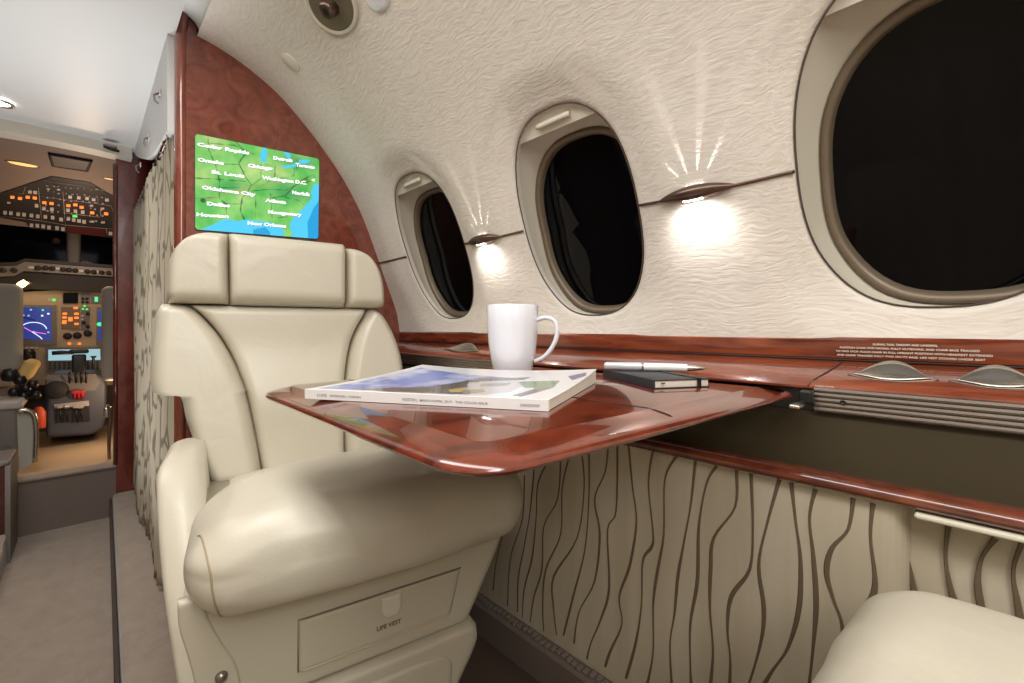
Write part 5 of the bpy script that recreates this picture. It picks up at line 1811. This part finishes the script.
vs, fs = rbox(pp(*k5(450, 190), .06), (.055, .03, .095), .010, 3); link('thrust_lever', vs, fs, M['black'], ped)
vs, fs = rbox(pp(*k5(450, 122), .06), (.075, .03, .022), .009, 3); link('thrust_lever_grip', vs, fs, M['black'], ped)
link('flap_lever', *tube([pp(*k5(295, 132), .07), pp(*k5(350, 128), .07), pp(*k5(420, 130), .065)], [.010, .011, .008], 8), M['black'], ped)
link('speed_lever', *tube([pp(*k5(530, 225), .05), pp(*k5(532, 160), .05), pp(*k5(532, 148), .05)], [.005, .006, .014], 8), M['black'], ped)
vs, fs = lathe([(0, .03), (.035, .028), (.045, .02), (.047, 0)], pp(*k5(322, 340), .0), 18, Matrix.Rotation(R(90), 3, 'X')); link('trim_wheel', vs, fs, M['cp_dark'], ped)

# crew seats
def crew_seat(xc, label, pts, Y, depth=.09):
    r_ = thing('crew_seat', label, 'seat', (xc, Y + .25, -.63), 'crew seats in the cockpit')
    q = [at(x, y, 1, Y) for x, y in pts]
    x0 = min(v.x for v in q); x1 = max(v.x for v in q); z1 = max(v.z for v in q); z0 = min(v.z for v in q)
    vs, fs = rbox(((x0 + x1) / 2, Y + depth / 2, (z0 + z1) / 2), (x1 - x0, depth, z1 - z0), .03, 4, 3); link('seat_back', vs, fs, M['cp_seat'], r_)
    if x0 > 0: x0 += .07; x1 += .07
    vs, fs = rbox(((x0 + x1) / 2, Y + .3, z0 - .02), (x1 - x0 - .02, .42, .11), .035, 3, 3); link('seat_cushion', vs, fs, M['cp_seat'], r_)
    vs, fs = rbox(((x0 + x1) / 2, Y + .3, (z0 - .07 - .63) / 2), ((x1 - x0) * .6, .3, z0 - .07 + .63), .02, 2); link('seat_pedestal', vs, fs, M['cp_grey'], r_)
    return r_


cs = crew_seat(-.45, 'grey cloth crew seat back at the left edge of the cockpit', [(-50, 284), (22, 284), (22, 372), (-50, 372)], 3.08)
crew_seat(.3, 'grey cloth crew seat back seen beside the wood door jamb', [(101.5, 287), (132, 287), (132, 380), (101.5, 380)], 3.05)
# items at the left of the cockpit
q = at(29, 369, 1, 3.10)
vs, fs = rbox((0, 0, 0), (.055, .14, .095), .024, 5, 2, rot=Matrix.Rotation(R(24), 3, 'Y')); tag(link('armrest_pad', [v + q for v in vs], fs, M['yellow']), 'tan padded armrest lit warm beside the left crew seat', 'armrest')
q = at(28, 355, 1, 3.4)
vs, fs = lathe([(0, .035), (.02, .03), (.03, .01), (.028, -.02), (0, -.03)], q, 16); tag(link('control_column_grip', vs, fs, M['black']), 'black round grip above the tan armrest pad', 'grip')
fx_ = thing('fire_extinguisher', 'small orange-red cylinder standing left of the throttle pedestal', 'fire extinguisher', at(39, 430, 1, 3.2))
c0 = at(39, 431, 1, 3.2); h0 = at(38, 408, 1, 3.2)
vs, fs = lathe([(0, 0), (.020, .0), (.024, .005), (.024, (h0 - c0).z * .8), (.014, (h0 - c0).z), (.008, (h0 - c0).z * 1.05), (0, (h0 - c0).z * 1.05)], c0, 18); link('bottle', vs, fs, M['orange_red'], fx_)
vs, fs = lathe([(.0245, .0), (.025, .016)], c0, 18); link('black_foot', vs, fs, M['black'], fx_)
# dark seat mechanism and side console with handrail
sc_ = thing('side_console', 'grey side console with dark controls left of the cockpit walkway', 'console', (-.35, 2.95, -.63))
q0 = at(0, 404, 1, 2.80); q1 = at(19, 404, 1, 2.80)
vs, fs = rbox(((-.42 + q1.x) / 2, 2.92, (q1.z + -.53) / 2), (q1.x + .42, .20, q1.z + .53), .02, 3); link('console_body', vs, fs, M['cp_grey'], sc_)
vs, fs = rbox(((-.42 + q1.x) / 2, 2.92, q1.z - .005), (q1.x + .44, .22, .04), .012, 3); link('console_top', vs, fs, M['line_white'], sc_)
vs, fs = box(-.42, at(16, 450, 1, 2.8).x, 2.82, 3.0, -.63, -.50); link('console_foot', vs, fs, M['cp_grey'], sc_, smooth=False)
for (x, y, r_) in ((10, 375, .03), (20, 380, .022), (26, 388, .018), (33, 384, .02), (14, 392, .02), (36, 395, .018), (24, 396, .02)):
    vs, fs = lathe([(0, r_), (r_ * .7, r_ * .8), (r_, 0), (r_ * .8, -r_ * .8), (0, -r_)], at(x, y, 1, 2.95), 12); link('control_knob', vs, fs, M['black'], sc_)
hr_ = thing('grab_rail', 'curved metal grab rail left of the cockpit floor', 'rail', at(30, 460, 1, 2.85))
link('rail_tube', *tube([at(x, y, 1, 2.785) for x, y in catmull([(18, 412), (24, 410), (33, 414), (36, 430), (35, 462)], 4)], .009, 10), M['chrome'], hr_)
link('rail_plate', *prism([at(x, y, 1, 2.796) for x, y in ((17, 413), (34, 415), (34.5, 462), (19, 472))], (0, .012, 0)), M['cp_seat'], hr_, smooth=False)
rg = thing('jump_seat_rail', 'thin metal rail at the right of the cockpit floor beside the jamb', 'rail', at(108, 470, 1, 2.85))
link('rail_tube', *tube([at(x, y, 1, 2.85) for x, y in catmull([(106, 405), (110, 412), (109, 440), (109.5, 466)], 4)], .007, 8), M['steel'], rg)
link('rail_bracket', *rbox(at(107.5, 412, 1, 2.86), (.03, .02, .05), .008, 2), M['chrome'], rg)
